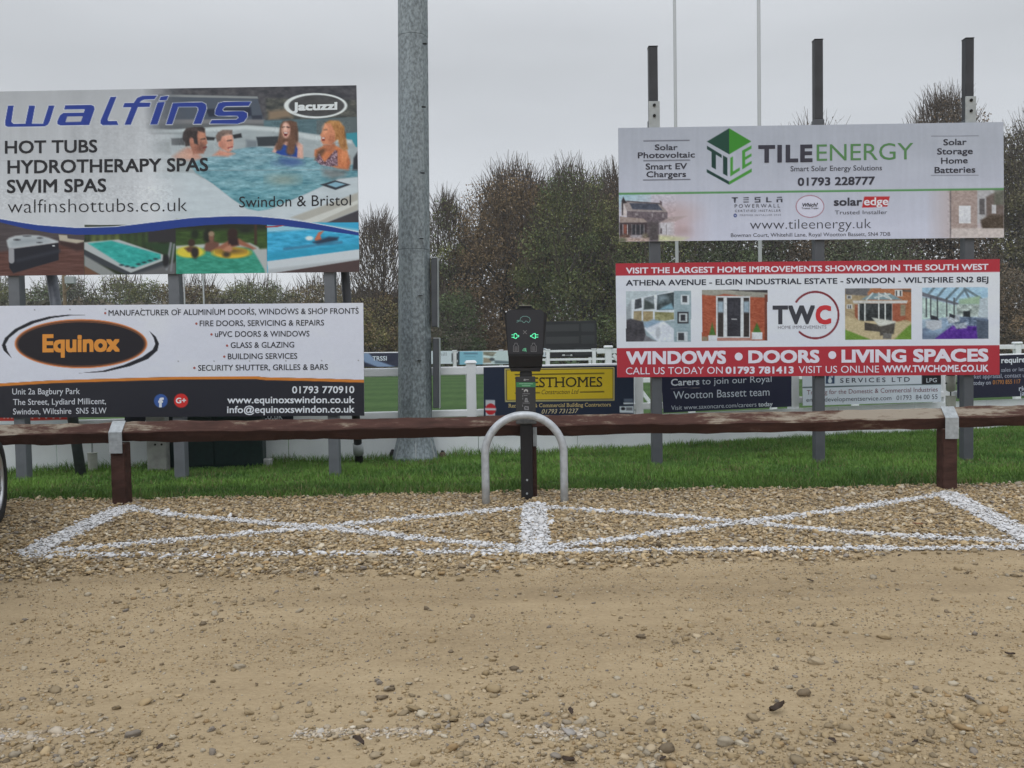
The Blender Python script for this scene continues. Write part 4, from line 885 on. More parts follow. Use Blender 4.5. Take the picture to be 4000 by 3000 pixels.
# labels on the pedestal
shape(pdl, PP, [z3(392,80),z3(846,80),z3(846,190),z3(392,190)], (62,118,80), 0.0012, 'green_label')
icon([[(465,112),(560,112)],[(580,113),(650,113)],[(665,113),(770,113)],[(530,158),(715,158)]], 20, mat('label_ink', (0.22, 0.42, 0.28), 0.5), PP, z3, 'label_text', pdl)
icon([[(570,20),(600,5),(600,40),(570,35)],[(615,20),(685,20)]], 10, WHI, PP, z3, 'icon', pdl)
icon([[(530,240),(555,240)],[(600,275),(640,275)],[(580,300),(585,265),(610,245),(640,250),(660,275),(655,300)]], 16, WHI, PP, z3, 'icon', pdl)
icon([[(545,345),(705,345)],[(545,375),(545,410)],[(570,385),(650,385)],[(545,440),(545,475)],[(545,560),(705,560)],[(540,600),(545,640)]], 12, GREYI, PP, z3, 'icon', pdl)
icon([[(610,455),(640,455),(645,520),(670,525),(600,525),(610,460)],[(600,640),(670,650),(675,710),(590,700),(590,650)]], 26, GREYI, PP, z3, 'icon', pdl)

# ================================================================ CAR at the left edge (only its front wheel reaches into the view)
wc = gnd(4, 2052); CR = 0.335; yaw = R(21)
car = thing('parked_car', 'dark parked car at the left edge with one alloy wheel in view', 'car', (wc[0], wc[1], 0))
ax = np.array([-math.sin(yaw), math.cos(yaw), 0]); sd_ = np.array([math.cos(yaw), math.sin(yaw), 0])   # forwards, and out of the near side
W0 = np.array([wc[0], wc[1], 0])
def cpt(a, s_, z): return W0 + ax*a + sd_*s_ + np.array([0, 0, z])
PAINT = mat('car_paint', (0.012, 0.013, 0.016), 0.25, 0.2, spec=0.6); GLASS = mat('car_glass', (0.02, 0.022, 0.025), 0.08, spec=0.8); TYRE = mat('tyre_rubber', (0.016, 0.016, 0.017), 0.75); RIM = mat('alloy', (0.55, 0.56, 0.58), 0.3, 0.7)
sec = [(-3.45,.55,.40,.86),(-3.3,.42,.30,.98),(-2.9,.30,.22,1.02),(-2.0,.22,.20,.98),(-1.0,.22,.20,.96),(-0.2,.24,.20,.92),(0.35,.30,.21,.84),(0.62,.40,.25,.74),(0.74,.52,.34,.62)]
V = []; F = []
for a, ins, zlo, zhi in sec:
    i0 = ins*0.5-0.12
    for s_, z in ((-0.01-i0*.6, zlo), (0.0-i0, (zlo+zhi)/2), (-0.06-i0, zhi), (-0.85, zhi+0.03), (-1.64+i0, zhi), (-1.70+i0, (zlo+zhi)/2), (-1.69+i0*.6, zlo)): V.append(cpt(a, min(s_, -0.012), z))
for i in range(len(sec)-1):
    for k in range(7): a = i*7+k; b = i*7+(k+1) % 7; F.append((a, a+7, b+7, b))
F.append(tuple(range(7))); F.append(tuple(range(len(V)-1, len(V)-8, -1)))
mesh_np('body', V, F, PAINT, car, smooth=True)
cab = [(-3.2,1.0,.20),(-2.7,1.36,.26),(-1.4,1.42,.26),(-0.45,1.0,.20)]; V = []; F = []
for a, z, ins in cab:
    for s_ in (-ins, -1.70+ins): V.append(cpt(a, s_, 0.95)); V.append(cpt(a, s_-0.10*(1 if s_ > -0.8 else -1), z))
mesh_np('cabin_glass', V, [[0,1,5,4],[4,5,9,8],[8,9,13,12],[2,6,7,3],[6,10,11,7],[10,14,15,11],[0,2,3,1],[12,13,15,14],[5,7,11,9],[1,3,7,5],[9,11,15,13]], GLASS, car)
mesh_np('roof', [cpt(-2.72,-.35,1.37), cpt(-1.38,-.35,1.43), cpt(-1.38,-1.35,1.43), cpt(-2.72,-1.35,1.37), cpt(-2.72,-.35,1.40), cpt(-1.38,-.35,1.46), cpt(-1.38,-1.35,1.46), cpt(-2.72,-1.35,1.40)], [[0,1,2,3],[4,5,6,7],[0,1,5,4],[1,2,6,5],[2,3,7,6],[3,0,4,7]], PAINT, car)
mesh_np('headlight', [cpt(.52,-.16,.66), cpt(.70,-.32,.64), cpt(.66,-.32,.74), cpt(.46,-.18,.77)], [[0,1,2,3]], mat('lamp_glass', (.5,.5,.52), .1), car); mesh_np('headlight', [cpt(.52,-1.54,.66), cpt(.70,-1.38,.64), cpt(.66,-1.38,.74), cpt(.46,-1.52,.77)], [[0,1,2,3]], MATS['lamp_glass'], car)
def wheel(a, s_, sg):
    c = cpt(a, s_, CR); e1, e2 = ax, np.array([0, 0, 1.0]); nn_ = sd_*sg
    def ringp(r, off, n=32): return [c + e1*r*math.cos(2*math.pi*k/n) + e2*r*math.sin(2*math.pi*k/n) + nn_*off for k in range(n)]
    def loft(rs_, m, name, par, sm=True):
        V = np.concatenate([ringp(r, o_) for r, o_ in rs_]); n = 32; F = []
        for i in range(len(rs_)-1):
            for k in range(n): F.append((i*n+k, i*n+(k+1) % n, (i+1)*n+(k+1) % n, (i+1)*n+k))
        return mesh_np(name, V, F, m, par, smooth=sm)
    w = thing('wheel', None, None, (0, 0, 0)); w.parent = car; w.location = tuple(c - wloc(car))
    loft([(0.232,-0.02),(0.24,-0.002),(0.30,0.006),(0.325,-0.012),(CR,-0.04),(CR,-0.17),(0.31,-0.20),(0.23,-0.20)], TYRE, 'tyre', w)
    rm = loft([(0.232,-0.10),(0.232,-0.012),(0.222,-0.004),(0.214,-0.014),(0.205,-0.10)], RIM, 'rim', w)
    loft([(0.205,-0.098),(0.001,-0.10)], DKHOLE, 'brake_disc', w)
    V = []; F = []
    for k in range(10):
        an = 2*math.pi*k/10+0.2; d = e1*math.cos(an)+e2*math.sin(an); q_ = -e1*math.sin(an)+e2*math.cos(an); b = len(V)
        for r, h, o_ in ((0.03,.022,-.03),(0.212,.014,-.018)): V += [c+d*r+q_*h+nn_*o_, c+d*r-q_*h+nn_*o_, c+d*r-q_*h+nn_*(o_-.03), c+d*r+q_*h+nn_*(o_-.03)]
        F += [(b,b+1,b+5,b+4),(b+1,b+2,b+6,b+5),(b+2,b+3,b+7,b+6),(b+3,b,b+4,b+7)]
    mesh_np('spokes', V, F, RIM, w); loft([(0.055,-0.05),(0.05,-0.015),(0.001,-0.012)], RIM, 'hub_cap', w)
for a, s_, sg in ((0, 0, 1), (-2.62, 0, 1), (0, -1.70, -1), (-2.62, -1.70, -1)): wheel(a, s_, sg)
# ================================================================ THE FOUR BIG BOARDS
PLL = Plane((0, LY, 0), (0, -1, 0)); PLR = Plane((0, RY, 0), (0, -1, 0))
DK, WT = (36, 36, 42), (205, 204, 212)
def sub(pts, ox, oy, k): return [(ox+x/k, oy+y/k) for x, y in pts]

# ---- hot tub board
Q = [(-150, 360), (1392, 333), (1404, 1062), (-150, 1079)]
bd = board('advertising_board', 'large board advertising hot tubs with bathers in a tub and a blue wave', 'advertising board', Q, PLL, EDGE, group=None)
p = Pic(Q, 2.5)
X, Y_ = p.X, p.Y
base = np.stack([168+22*np.clip((Y_-360)/450,0,1)]*3, 1) + np.array([0,2,7]); glow = np.exp(-((X-610)/90)**2 - ((Y_-720)/330)**2)*14
p.C[:] = base + glow[:, None]
p.noise([(-150,340),(1400,320),(1400,1080),(-150,1080)], 7, 60, 300, 1)
p.fade(lambda x, y: np.clip((x-555-0.06*(y-340))/170, 0, 1))
p.frame(600, 300, 2.765)
p.rect(-300, 60, 2300, 620, (72,72,78), 3)
p.noise([(-300,60),(2300,60),(2300,520),(-300,520)], 34, 26, 17, 3, (1,.93,.85))
p.poly([(100,190),(1120,215),(1190,470),(700,560),(-200,560),(-200,190)], (82,90,102), 3); p.poly([(100,190),(1120,212),(1130,235),(100,215)], (140,143,145), 2)
p.poly([(560,350),(1050,330),(1060,420),(600,430)], (40,48,66), 4); p.poly([(1060,420),(1170,415),(1175,475),(1065,478)], (52,58,72), 3)
p.rect(-100, 460, 1200, 520, (125,125,128), 4); p.rect(-100, 505, 1200, 570, (100,103,106), 5)
p.poly([(1210,230),(2200,250),(2200,470),(1215,470)], (78,80,78), 6); p.noise([(1210,230),(2200,250),(2200,470),(1215,470)], 40, 20, 11, 5, (1,.9,.75))
p.poly([(1240,370),(1450,350),(1500,430),(1240,470)], (135,118,100), 8)
p.poly([(1190,470),(2210,440),(2210,760),(1190,640)], (88,112,120), 4); p.noise([(1190,470),(2210,440),(2210,760),(1190,640)], 14, 30, 6, 8)
p.poly([(1760,470),(2210,430),(2210,620),(1760,620)], (95,105,108), 3); p.poly([(2080,610),(2210,600),(2210,760),(2080,750)], (62,140,155), 3)
tub = [(-300,560),(200,570),(700,540),(1010,525),(1350,548),(1560,600),(1800,625),(2140,680),(2210,800),(2210,1100),(-300,1100)]
p.poly(tub, (160,168,172), 3); p.noise(tub, 14, 60, 22, 6); p.poly([(-300,560),(200,572),(700,545),(1010,528),(1350,552),(1780,640),(2140,690),(2140,720),(1700,680),(1300,590),(1000,570),(600,590),(-300,610)], (188,195,198), 5)
p.poly([(-100,690),(180,690),(180,830),(-100,830)], (138,142,146), 8)
p.poly([(190,665),(330,660),(335,738),(195,740)], (78,80,84), 3); p.poly([(560,645),(670,655),(650,685),(575,685)], (48,50,54), 3); p.poly([(850,628),(945,610),(955,655),(870,668)], (44,46,50), 3)
p.poly([(1110,650),(1350,642),(1350,745),(1125,752)], (58,64,70), 3); p.poly([(1000,680),(1115,690),(1120,800),(1000,800)], (120,128,135), 6)
wat = [(440,900),(640,860),(820,800),(1000,765),(1150,755),(1330,780),(1560,860),(1740,880),(2210,960),(2210,1080),(2000,1100),(1640,1265),(1250,1430),(1130,1448),(1010,1425),(850,1320),(640,1155),(455,1035),(400,960)]
p.poly(wat, (124,158,170), 4)
i_ = p.box_idx(p.T(wat), 3); dpt = np.clip((p.Y[i_]-600)/220, 0, 1); a_ = np.clip(0.5-p.sdf(p.T(wat), i_)/6, 0, 1)*dpt*0.6; p.blend(i_, a_, (86,148,158))
p.noise(wat, 40, 46, 11, 9, (1,.8,.75)); p.noise(wat, 26, 17, 5, 19); p.noise(wat, 18, 120, 30, 29)
p.ell(1400,1110,170,55,(150,150,135),14,.55); p.ell(1450,930,160,35,(60,80,130),10,.45)
lip = [(-300,1035),(300,1035),(430,1040),(640,1165),(850,1330),(1010,1435),(1130,1455),(1260,1440),(1640,1275),(2000,1110),(2210,1085),(2210,1700),(-300,1700)]
p.poly(lip, (186,194,200), 3); p.noise(lip, 10, 50, 18, 12); p.poly([(1480,1520),(2210,1250),(2210,1440),(1800,1600)], (170,168,162), 4); p.poly([(1600,1560),(2210,1330),(2210,1370),(1750,1580)], (196,196,192), 3); p.poly([(1830,1590),(2215,1440),(2220,1700),(2000,1640)], (70,68,74), 3)
p.poly([(1798,1165),(1960,1118),(2128,1165),(1965,1222)], (52,57,66), 2); p.poly([(1875,1165),(1965,1135),(2075,1160),(1968,1195)], (132,168,186), 2)
# bathers in the printed picture
SK1, SK2, SK3, SK4 = (166,116,98), (196,142,124), (206,164,150), (192,122,84)
p.poly([(200,860),(290,800),(360,760),(440,770),(490,830),(520,880),(450,900),(250,900)], (186,146,132), 8); p.poly([(395,740),(560,760),(540,830),(430,830)], (160,112,95), 4)
p.poly([(465,580),(552,575),(568,660),(582,715),(562,745),(556,790),(520,818),(460,800),(395,745),(385,680),(440,660)], SK1, 3); p.poly([(505,690),(562,745),(556,790),(520,818),(475,780)], (130,92,80), 6)
p.poly([(310,660),(320,600),(355,555),(430,542),(530,540),(556,560),(550,605),(478,585),(470,640),(480,735),(440,720),(425,670),(395,680),(390,745),(345,750),(335,710)], (60,52,52), 3); p.ell(408,690,22,34,(176,124,106),3)
p.line([(515,675),(550,668)],7,(60,45,42),2); p.line([(540,768),(568,758)],6,(120,55,55),2)
p.poly([(640,850),(715,790),(830,815),(880,830),(800,862)], SK2, 6)
p.poly([(720,640),(850,625),(862,690),(862,745),(845,790),(812,815),(740,780),(705,740)], SK2, 3); p.poly([(672,640),(695,600),(750,575),(850,575),(852,620),(740,640),(718,700),(685,705)], (112,96,90), 3); p.ell(715,725,16,28,(205,140,122),3)
p.line([(800,690),(835,685)],6,(80,62,58),2); p.poly([(808,768),(850,752),(840,782),(820,785)], (200,185,178), 2); p.line([(806,770),(850,756)],5,(150,70,70),2)
p.poly([(1350,660),(1370,520),(1400,480),(1480,470),(1545,490),(1560,580),(1560,690),(1530,740),(1490,800),(1460,800),(1440,720),(1400,720),(1350,790),(1320,800)], (104,76,62), 4)
p.poly([(1280,810),(1330,720),(1420,700),(1560,700),(1610,740),(1618,880),(1550,880),(1400,850)], (196,154,142), 4)
p.poly([(1320,820),(1368,730),(1400,728),(1440,745),(1530,720),(1555,780),(1548,868),(1380,845)], (34,74,150), 3); p.line([(1385,690),(1350,760)],26,(104,76,62),6); p.line([(1500,680),(1478,800)],34,(112,82,66),6)
p.ell(1428,575,48,86,SK3,3); p.poly([(1400,598),(1455,598),(1438,640),(1415,640)], (110,45,45), 2); p.poly([(1405,600),(1452,600),(1445,612),(1412,612)], (225,215,210), 1.5); p.line([(1392,545),(1415,540)],6,(80,58,52),2); p.line([(1440,542),(1462,546)],6,(80,58,52),2)
p.poly([(1360,870),(1550,880),(1600,930),(1500,960),(1370,920)], (52,80,140), 10, .55)
p.poly([(1735,850),(1740,790),(1850,740),(1960,740),(2090,800),(2125,930),(2100,1010),(1990,990),(1800,930)], SK4, 4); p.poly([(1830,740),(1960,720),(1950,800),(1860,810)], (172,112,82), 4)
p.poly([(1850,500),(1900,470),(2000,475),(2060,540),(2070,640),(2100,780),(2060,800),(2010,760),(1990,680),(1950,700),(1900,560)], (168,122,76), 4); p.noise([(1850,480),(2060,500),(2090,790),(1990,700)], 34, 6, 22, 15)
p.poly([(1740,900),(1770,800),(1830,770),(1860,790),(1800,880)], (110,78,58), 6)
p.poly([(1850,505),(1915,500),(1960,600),(1960,690),(1920,735),(1830,730),(1805,690),(1812,650),(1798,630),(1825,580),(1838,540)], (198,136,106), 3); p.poly([(1815,655),(1850,650),(1850,690),(1822,692)], (130,55,50), 2); p.poly([(1818,657),(1846,654),(1846,668),(1820,670)], (228,215,208), 1.5); p.line([(1840,575),(1868,570)],6,(90,62,50),2)
bk = [(1748,900),(1790,830),(1830,900),(1850,920),(1960,790),(1985,800),(1990,960),(1900,970),(1800,950)]; p.poly(bk, (128,104,116), 3); p.noise(bk, 90, 5, 5, 17)
p.poly([(1820,985),(2100,1000),(2060,1075),(1930,1110),(1830,1060)], (120,98,92), 12, .5)
for cx_, cy_, rx_, ry_, r_, g_, b_0, a_ in ((520,640,34,50,208,158,132,.45),(480,770,40,40,120,78,66,.45),(330,850,70,30,214,178,160,.4),(800,650,40,40,232,184,164,.45),(740,740,30,40,156,104,90,.4),(1418,545,22,38,232,198,182,.5),(1462,600,14,60,160,112,98,.4),(1590,800,24,70,226,190,176,.4),(1850,560,34,50,236,178,142,.45),(1925,680,40,50,150,94,70,.45),(2060,850,40,80,224,160,116,.4),(2110,930,20,70,140,84,60,.4),(420,570,60,16,98,86,84,.5),(770,590,40,12,156,138,126,.5),(1385,620,14,100,140,106,86,.5),(1545,640,14,90,72,52,44,.5),(1960,500,60,22,206,162,110,.5),(2060,700,16,90,126,88,56,.5)): p.ell(cx_, cy_, rx_, ry_, (r_, g_, b_0), 5, a_)
for q_ in ([(300,540),(590,540),(590,900),(220,900)], [(640,570),(870,570),(870,860),(640,860)], [(1280,470),(1620,470),(1620,880),(1280,880)], [(1735,470),(2125,470),(2125,1000),(1735,1000)]): p.noise(q_, 13, 6, 5, len(q_)+int(q_[0][0])); p.noise(q_, 8, 3, 9, int(q_[1][0]))
p.poly([(2160,880),(2210,800),(2215,1010),(2150,1010)], (52,54,60), 4); p.line([(-300,1018),(2215,1000)], 3, (150,156,160), 1, .5)
p.fade(None)
p.ell(1750,312,342,136,(208,212,214),1.3); p.ell(1760,312,300,116,(76,76,78),1.3); p.noise([(1480,215),(2050,215),(2050,410),(1480,410)], 14, 26, 16, 3)
# wave and the four pictures under it
top = [(-160,815),(-60,838),(0,854),(75,867),(150,878),(300,889),(450,885),(600,867),(750,850),(900,843),(1000,844),(1100,853),(1200,867),(1300,885),(1410,908)]
bot = [(1410,921),(1300,906),(1200,893),(1100,882),(1000,876),(900,875),(800,880),(700,889),(600,903),(500,912),(400,917),(300,917),(200,910),(100,893),(0,868),(-160,830)]
p.frame(0, 0, 1); p.poly(top[:1]+top+[(1420,1100),(-170,1100)], (70,64,66), 1)
p.fade(lambda x, y: ((x < 329) & (y > np.interp(x, [q[0] for q in top], [q[1] for q in top]))).astype(float)); p.frame(0, 860, 6.32)
p.rect(-1200,-300,2080,1400,(82,74,76),1); p.noise([(-1200,-300),(2080,-300),(2080,700),(-1200,700)], 12, 90, 7, 31)
p.poly([(-1200,900),(200,760),(1450,560),(2090,640),(2090,1400),(-1200,1400)], (98,68,62), 6); p.noise([(-1200,900),(200,760),(1450,560),(2090,640),(2090,1400),(-1200,1400)], 20, 60, 5, 33)
p.poly([(160,500),(220,440),(380,385),(640,362),(950,375),(1200,430),(1440,520),(1440,560),(230,720),(190,650)], (178,182,186), 4); p.poly([(260,560),(420,470),(640,430),(960,450),(1200,520),(700,600),(300,640)], (150,156,162), 12)
for c in ((420,485,70,22),(665,395,80,12),(985,440,55,18),(975,552,50,14)): p.ell(*c,(64,66,72),3)
p.poly([(215,730),(1445,560),(1450,985),(330,1310),(230,1180)], (36,38,48), 2); p.line([(280,750),(285,1000)],22,(150,150,155),2); p.line([(430,1000),(1440,760)],14,(52,54,64),6); p.rect(1290,618,1355,648,(190,192,196),1)
p.poly([(1450,360),(1655,372),(1670,450),(2080,500),(2080,540),(1890,582),(1470,510)], (176,168,154), 2); p.poly([(1470,512),(1890,584),(2080,545),(2080,740),(1900,760),(1470,600)], (66,48,48), 6)
p.fade(lambda x, y: ((x >= 329) & (x < 687)).astype(float)); p.frame(0, 300, 2.074)
p.rect(680,1200,1425,1620,(48,56,40),1); p.noise([(680,1200),(1425,1200),(1425,1420),(680,1420)], 26, 10, 12, 35, (.8,1,.6))
for k in range(9): p.ell(760+k*62,1330-(k%2)*8,26,62,(66,88,52) if k > 3 else (110,120,70),8,.8)
p.rect(1200,1230,1425,1340,(52,50,54),4); p.poly([(1150,1350),(1425,1350),(1425,1480),(1300,1420)], (46,70,46), 6)
p.poly([(682,1340),(960,1318),(1320,1440),(1325,1490),(1060,1590),(980,1560),(682,1400)], (172,176,178), 3); p.poly([(715,1350),(900,1328),(1300,1438),(1300,1475),(1100,1545),(1000,1530)], (54,160,154), 4); p.noise([(715,1350),(900,1328),(1300,1438),(1300,1475),(1100,1545),(1000,1530)], 24, 18, 8, 37)
p.poly([(682,1400),(1060,1590),(1330,1490),(1330,1540),(1080,1625),(682,1470)], (64,68,74), 3); p.poly([(682,1445),(880,1560),(960,1610),(820,1610),(682,1540)], (140,142,142), 4); p.poly([(682,1530),(820,1610),(682,1610)], (112,82,66), 3); p.poly([(1060,1610),(1425,1500),(1425,1625),(1060,1625)], (104,104,106), 6)
p.line([(1385,1350),(1350,1560)],10,(130,132,136),3); p.line([(1410,1360),(1385,1570)],8,(130,132,136),3); p.ell(1345,1490,26,50,(38,38,42),4)
for k in range(7): p.ell(985+k*46, 1545-k*0-abs(k-2)*10 if k < 3 else 1560-k*14, 16, 7, (44,60,66), 3)
p.fade(lambda x, y: ((x >= 687) & (x < 1043)).astype(float)); p.frame(600, 300, 2.074)
p.rect(175,1150,925,1400,(62,84,42),1); p.noise([(175,1150),(925,1150),(925,1400),(175,1400)], 22, 30, 9, 41, (.9,1,.6)); p.rect(175,1180,925,1240,(40,46,34),10); p.ell(335,1275,30,36,(34,46,30),6); p.ell(445,1290,42,60,(34,38,30),6); p.ell(745,1245,56,24,(34,40,32),8); p.rect(815,1190,838,1360,(70,52,42),3)
p.poly([(178,1370),(500,1350),(780,1345),(850,1380),(920,1560),(925,1610),(178,1610)], (176,180,178), 4); p.poly([(178,1400),(500,1385),(780,1380),(830,1420),(900,1560),(905,1610),(178,1610)], (58,144,124), 5); p.noise([(178,1400),(500,1385),(780,1380),(830,1420),(900,1560),(905,1610),(178,1610)], 26, 22, 8, 43)
p.poly([(800,1400),(925,1390),(925,1600)], (170,172,172), 5)
p.poly([(405,1410),(420,1350),(470,1325),(530,1345),(530,1400),(470,1420)], (112,78,68), 5); p.ell(468,1300,22,40,(128,92,78),4); p.ell(468,1272,24,20,(150,130,108),4)
p.ell(296,1420,118,46,(206,190,70),4); p.poly([(250,1390),(300,1370),(360,1400),(340,1430),(280,1420)], (98,70,58), 5); p.ell(308,1345,28,30,(66,46,40),4); p.ell(335,1425,30,46,(48,40,38),5)
p.ell(630,1425,158,46,(204,168,58),4); p.ell(630,1412,110,22,(120,96,50),8); p.poly([(500,1390),(600,1330),(690,1310),(830,1390),(800,1400),(690,1360),(650,1380),(560,1400)], (150,100,80), 5); p.poly([(600,1300),(680,1300),(690,1365),(610,1370)], (52,34,38), 5); p.ell(640,1270,42,44,(56,38,36),5); p.poly([(560,1400),(620,1355),(640,1400),(600,1440)], (178,128,104), 5); p.ell(590,1440,30,22,(70,60,46),6)
p.fade(lambda x, y: (x >= 1043).astype(float)); p.frame(600, 300, 2.074)
p.rect(919,1180,1680,1620,(62,160,196),1); p.poly([(919,1200),(1300,1190),(1680,1240),(1680,1280),(1300,1235),(919,1260)], (150,190,205), 6); sea = [(919,1240),(1680,1250),(1680,1400),(919,1500)]; p.noise(sea, 34, 34, 9, 47, (.9,1,1)); p.poly([(919,1430),(1680,1340),(1680,1400),(919,1495)], (44,146,176), 8, .7)
p.poly([(919,1495),(1680,1395),(1680,1490),(930,1600)], (192,197,202), 2); p.poly([(925,1560),(1680,1470),(1680,1640),(919,1640)], (172,176,180), 5); p.poly([(930,1597),(1680,1480),(1680,1640),(930,1640)], (82,66,66), 2)
p.ell(1262,1308,32,18,(206,214,220),3); p.poly([(1305,1315),(1335,1260),(1385,1243),(1350,1285),(1365,1330),(1310,1330)], (186,112,86), 3); p.poly([(1290,1340),(1420,1295),(1500,1300),(1490,1325),(1330,1360)], (44,62,84), 5); p.line([(1060,1395),(1200,1380),(1330,1360),(1520,1340)],9,(66,112,140),5,.8)
p.fade(None); p.frame(0, 0, 1); p.poly(top+bot, (36,64,136), 1); p.line(top, 3, (205,208,214), 1)
p.poly(sub([(905,1212),(1080,1200),(1000,1218),(915,1222)],600,300,2.074), (160,60,66), 1)
# the big italic blue name, drawn stroke by stroke
nm = [[(65,233),(112,233),(95,345),(93,366),(108,380),(205,380),(235,233),(285,233),(258,380),(348,380),(395,233),(442,233),(404,360),(388,388),(362,402),(62,405),(44,396),(40,370)],
 [(528,230),(735,226),(762,238),(766,265),(722,392),(492,395),(466,384),(464,360),(486,312),(512,293),(678,290),(688,262),(520,264)],
 [(895,163),(945,160),(872,343),(874,357),(945,357),(960,390),(832,392),(812,377),(816,350)],
 [(1084,210),(1112,170),(1150,155),(1275,150),(1250,183),(1168,185),(1145,195),(1132,208),(1222,208),(1212,243),(1118,245),(1060,388),(1008,389),(1064,246),(995,247),(1008,213)],
 [(1303,160),(1366,154),(1350,188),(1288,193)], [(1277,206),(1336,203),(1276,385),(1216,386)],
 [(1400,213),(1635,205),(1668,222),(1674,258),(1630,382),(1565,383),(1606,272),(1604,250),(1590,241),(1445,243),(1395,385),(1345,386)],
 [(1770,214),(1812,203),(2036,202),(2014,236),(1828,240),(1812,250),(1802,268),(1812,280),(1975,280),(2003,294),(2002,328),(1976,364),(1928,380),(1698,381),(1716,349),(1912,347),(1932,332),(1926,317),(1764,315),(1742,304),(1744,272)]]
p.frame(0, 300, 2.074)
for s_ in nm: p.poly(s_, (206,208,216), 1.0, .9, 2.2)
for s_ in nm: p.poly(s_, (38,62,140), 0.9)
p.poly([(545,322),(672,320),(654,364),(530,367)], (172,172,178), 0.9)
p.line([(-150,681),(1396,668)], 2.2, (140,140,146), .8, .45)
for q_ in (700, 900, 1100, 1300): p.noise([(q_-110,340),(q_+110,340),(q_+110,860),(q_-110,860)], 9, 9, 7, int(q_))
p.noise([(-150,880),(1404,880),(1404,1080),(-150,1080)], 20, 7, 5, 101); p.noise([(-150,340),(1400,330),(1400,1080),(-150,1080)], 5, 14, 260, 102)
p.put('print', PLL, bd, PRINT)
for t in (("HOT TUBS",19,599,380,594,49,.022),("HYDROTHERAPY SPAS",29,677,813,667,51,.022),("SWIM SPAS",27,753,415,748,51,.022),("walfinshottubs.co.uk",30,832,731,825,53,-.012),("Swindon & Bristol",934,810,1371,802,42,.0)):
    text(bd, PLL, *t[:5], t[5], DK, t[6])
text(bd, PLL, "Jacuzzi", 1143, 431, 1318, 427, 31, (206,209,212), .05)

# ---- aluminium windows board
Q = [(-150, 1196), (1419, 1183), (1423, 1624), (-150, 1633)]
bd = board('advertising_board', 'white and charcoal board advertising aluminium doors and windows with a black oval logo', 'advertising board', Q, PLL, EDGE)
p = Pic(Q, 2.6); p.fill((203,203,213)); p.noise([(-150,1180),(1430,1170),(1430,1640),(-150,1640)], 5, 200, 90, 51)
ot = [(-160,1510),(0,1498),(200,1486),(500,1477),(700,1471.5),(1000,1470),(1040,1474),(1200,1477),(1430,1484)]
p.poly(ot+[(1440,1700),(-170,1700)], (44,44,52), 1); p.poly(ot+[(x, y+11) for x, y in ot[::-1]], (198,126,56), 1)
p.frame(0, 1050, 2.074); p.ell(656,607,537,199,(196,120,70),1); p.ell(656,607,524,188,(60,48,46),1); p.ell(656,607,520,184,(168,104,62),1,.6); p.ell(656,609,512,176,(38,35,42),1)
p.poly([(690,374),(550,371),(400,386),(250,424),(120,488),(40,560),(15,620),(30,662),(96,724),(60,665),(45,612),(75,560),(150,500),(280,440),(420,400),(560,380)], (38,38,46), .9)
p.poly([(1210,503),(1262,550),(1288,605),(1276,662),(1200,730),(1050,790),(850,836),(640,845),(830,826),(1000,780),(1150,715),(1236,655),(1258,610),(1245,560)], (38,38,46), .9)
p.ell(1303,1070,55,55,(62,92,150),1); p.ell(1467,1068,57,57,(196,52,50),1)
p.frame(0, 0, 1)
for x in (135,273,412,553,694,834,975,1116,1255,1395): p.ell(x, 1212-0.009*x, 2.6, 2.6, (128,126,130), .8)
for x in (696,836,975,1117,1257,1400): p.ell(x, 1414-0.004*x, 2.6, 2.6, (140,138,142), .8)
p.put('print', PLL, bd, PRINT)
text(bd, PLL, "Equinox", 166, 1373, 468, 1370, 68, (206,140,64), .045)
for s_, x0, y0, x1, y1, bx, by in (("MANUFACTURER OF ALUMINIUM DOORS, WINDOWS & SHOP FRONTS",424,1233,1401,1225,411,1223),("FIRE DOORS, SERVICING & REPAIRS",780,1274,1266,1271,767,1264),("uPVC DOORS & WINDOWS",840,1316,1209,1314,826,1306),("GLASS & GLAZING",901,1359,1149,1357,887,1350),("BUILDING SERVICES",890,1403,1161,1401,876,1393),("SECURITY SHUTTER, GRILLES & BARS",774,1448,1281,1444,759,1437)):
    text(bd, PLL, s_, x0, y0, x1, y1, 22, (46,46,54), .008); disc(bd, PLL, bx, by, 4.6, (160,92,84))
for s_, x0, y0, x1, y1 in (("Unit 2a Bagbury Park",48,1541,312,1539),("The Street, Lydiard Millicent,",51,1582,414,1578),("Swindon, Wiltshire  SN5 3LW",51,1619,416,1615)): text(bd, PLL, s_, x0, y0, x1, y1, 23, (196,196,202), .004)
text(bd, PLL, "f", 618, 1589, 640, 1589, 36, (206,206,212), .05); text(bd, PLL, "G+", 687, 1575, 727, 1574, 21, (214,208,210), .03)
for s_, x0, y0, x1, y1, c in (("01793 770910",1141,1536,1384,1535,27,),("www.equinoxswindon.co.uk",888,1575,1385,1574,27),("info@equinoxswindon.co.uk",887,1613,1385,1611,27)): text(bd, PLL, s_, x0, y0, x1, y1, c, (208,208,214), .018)

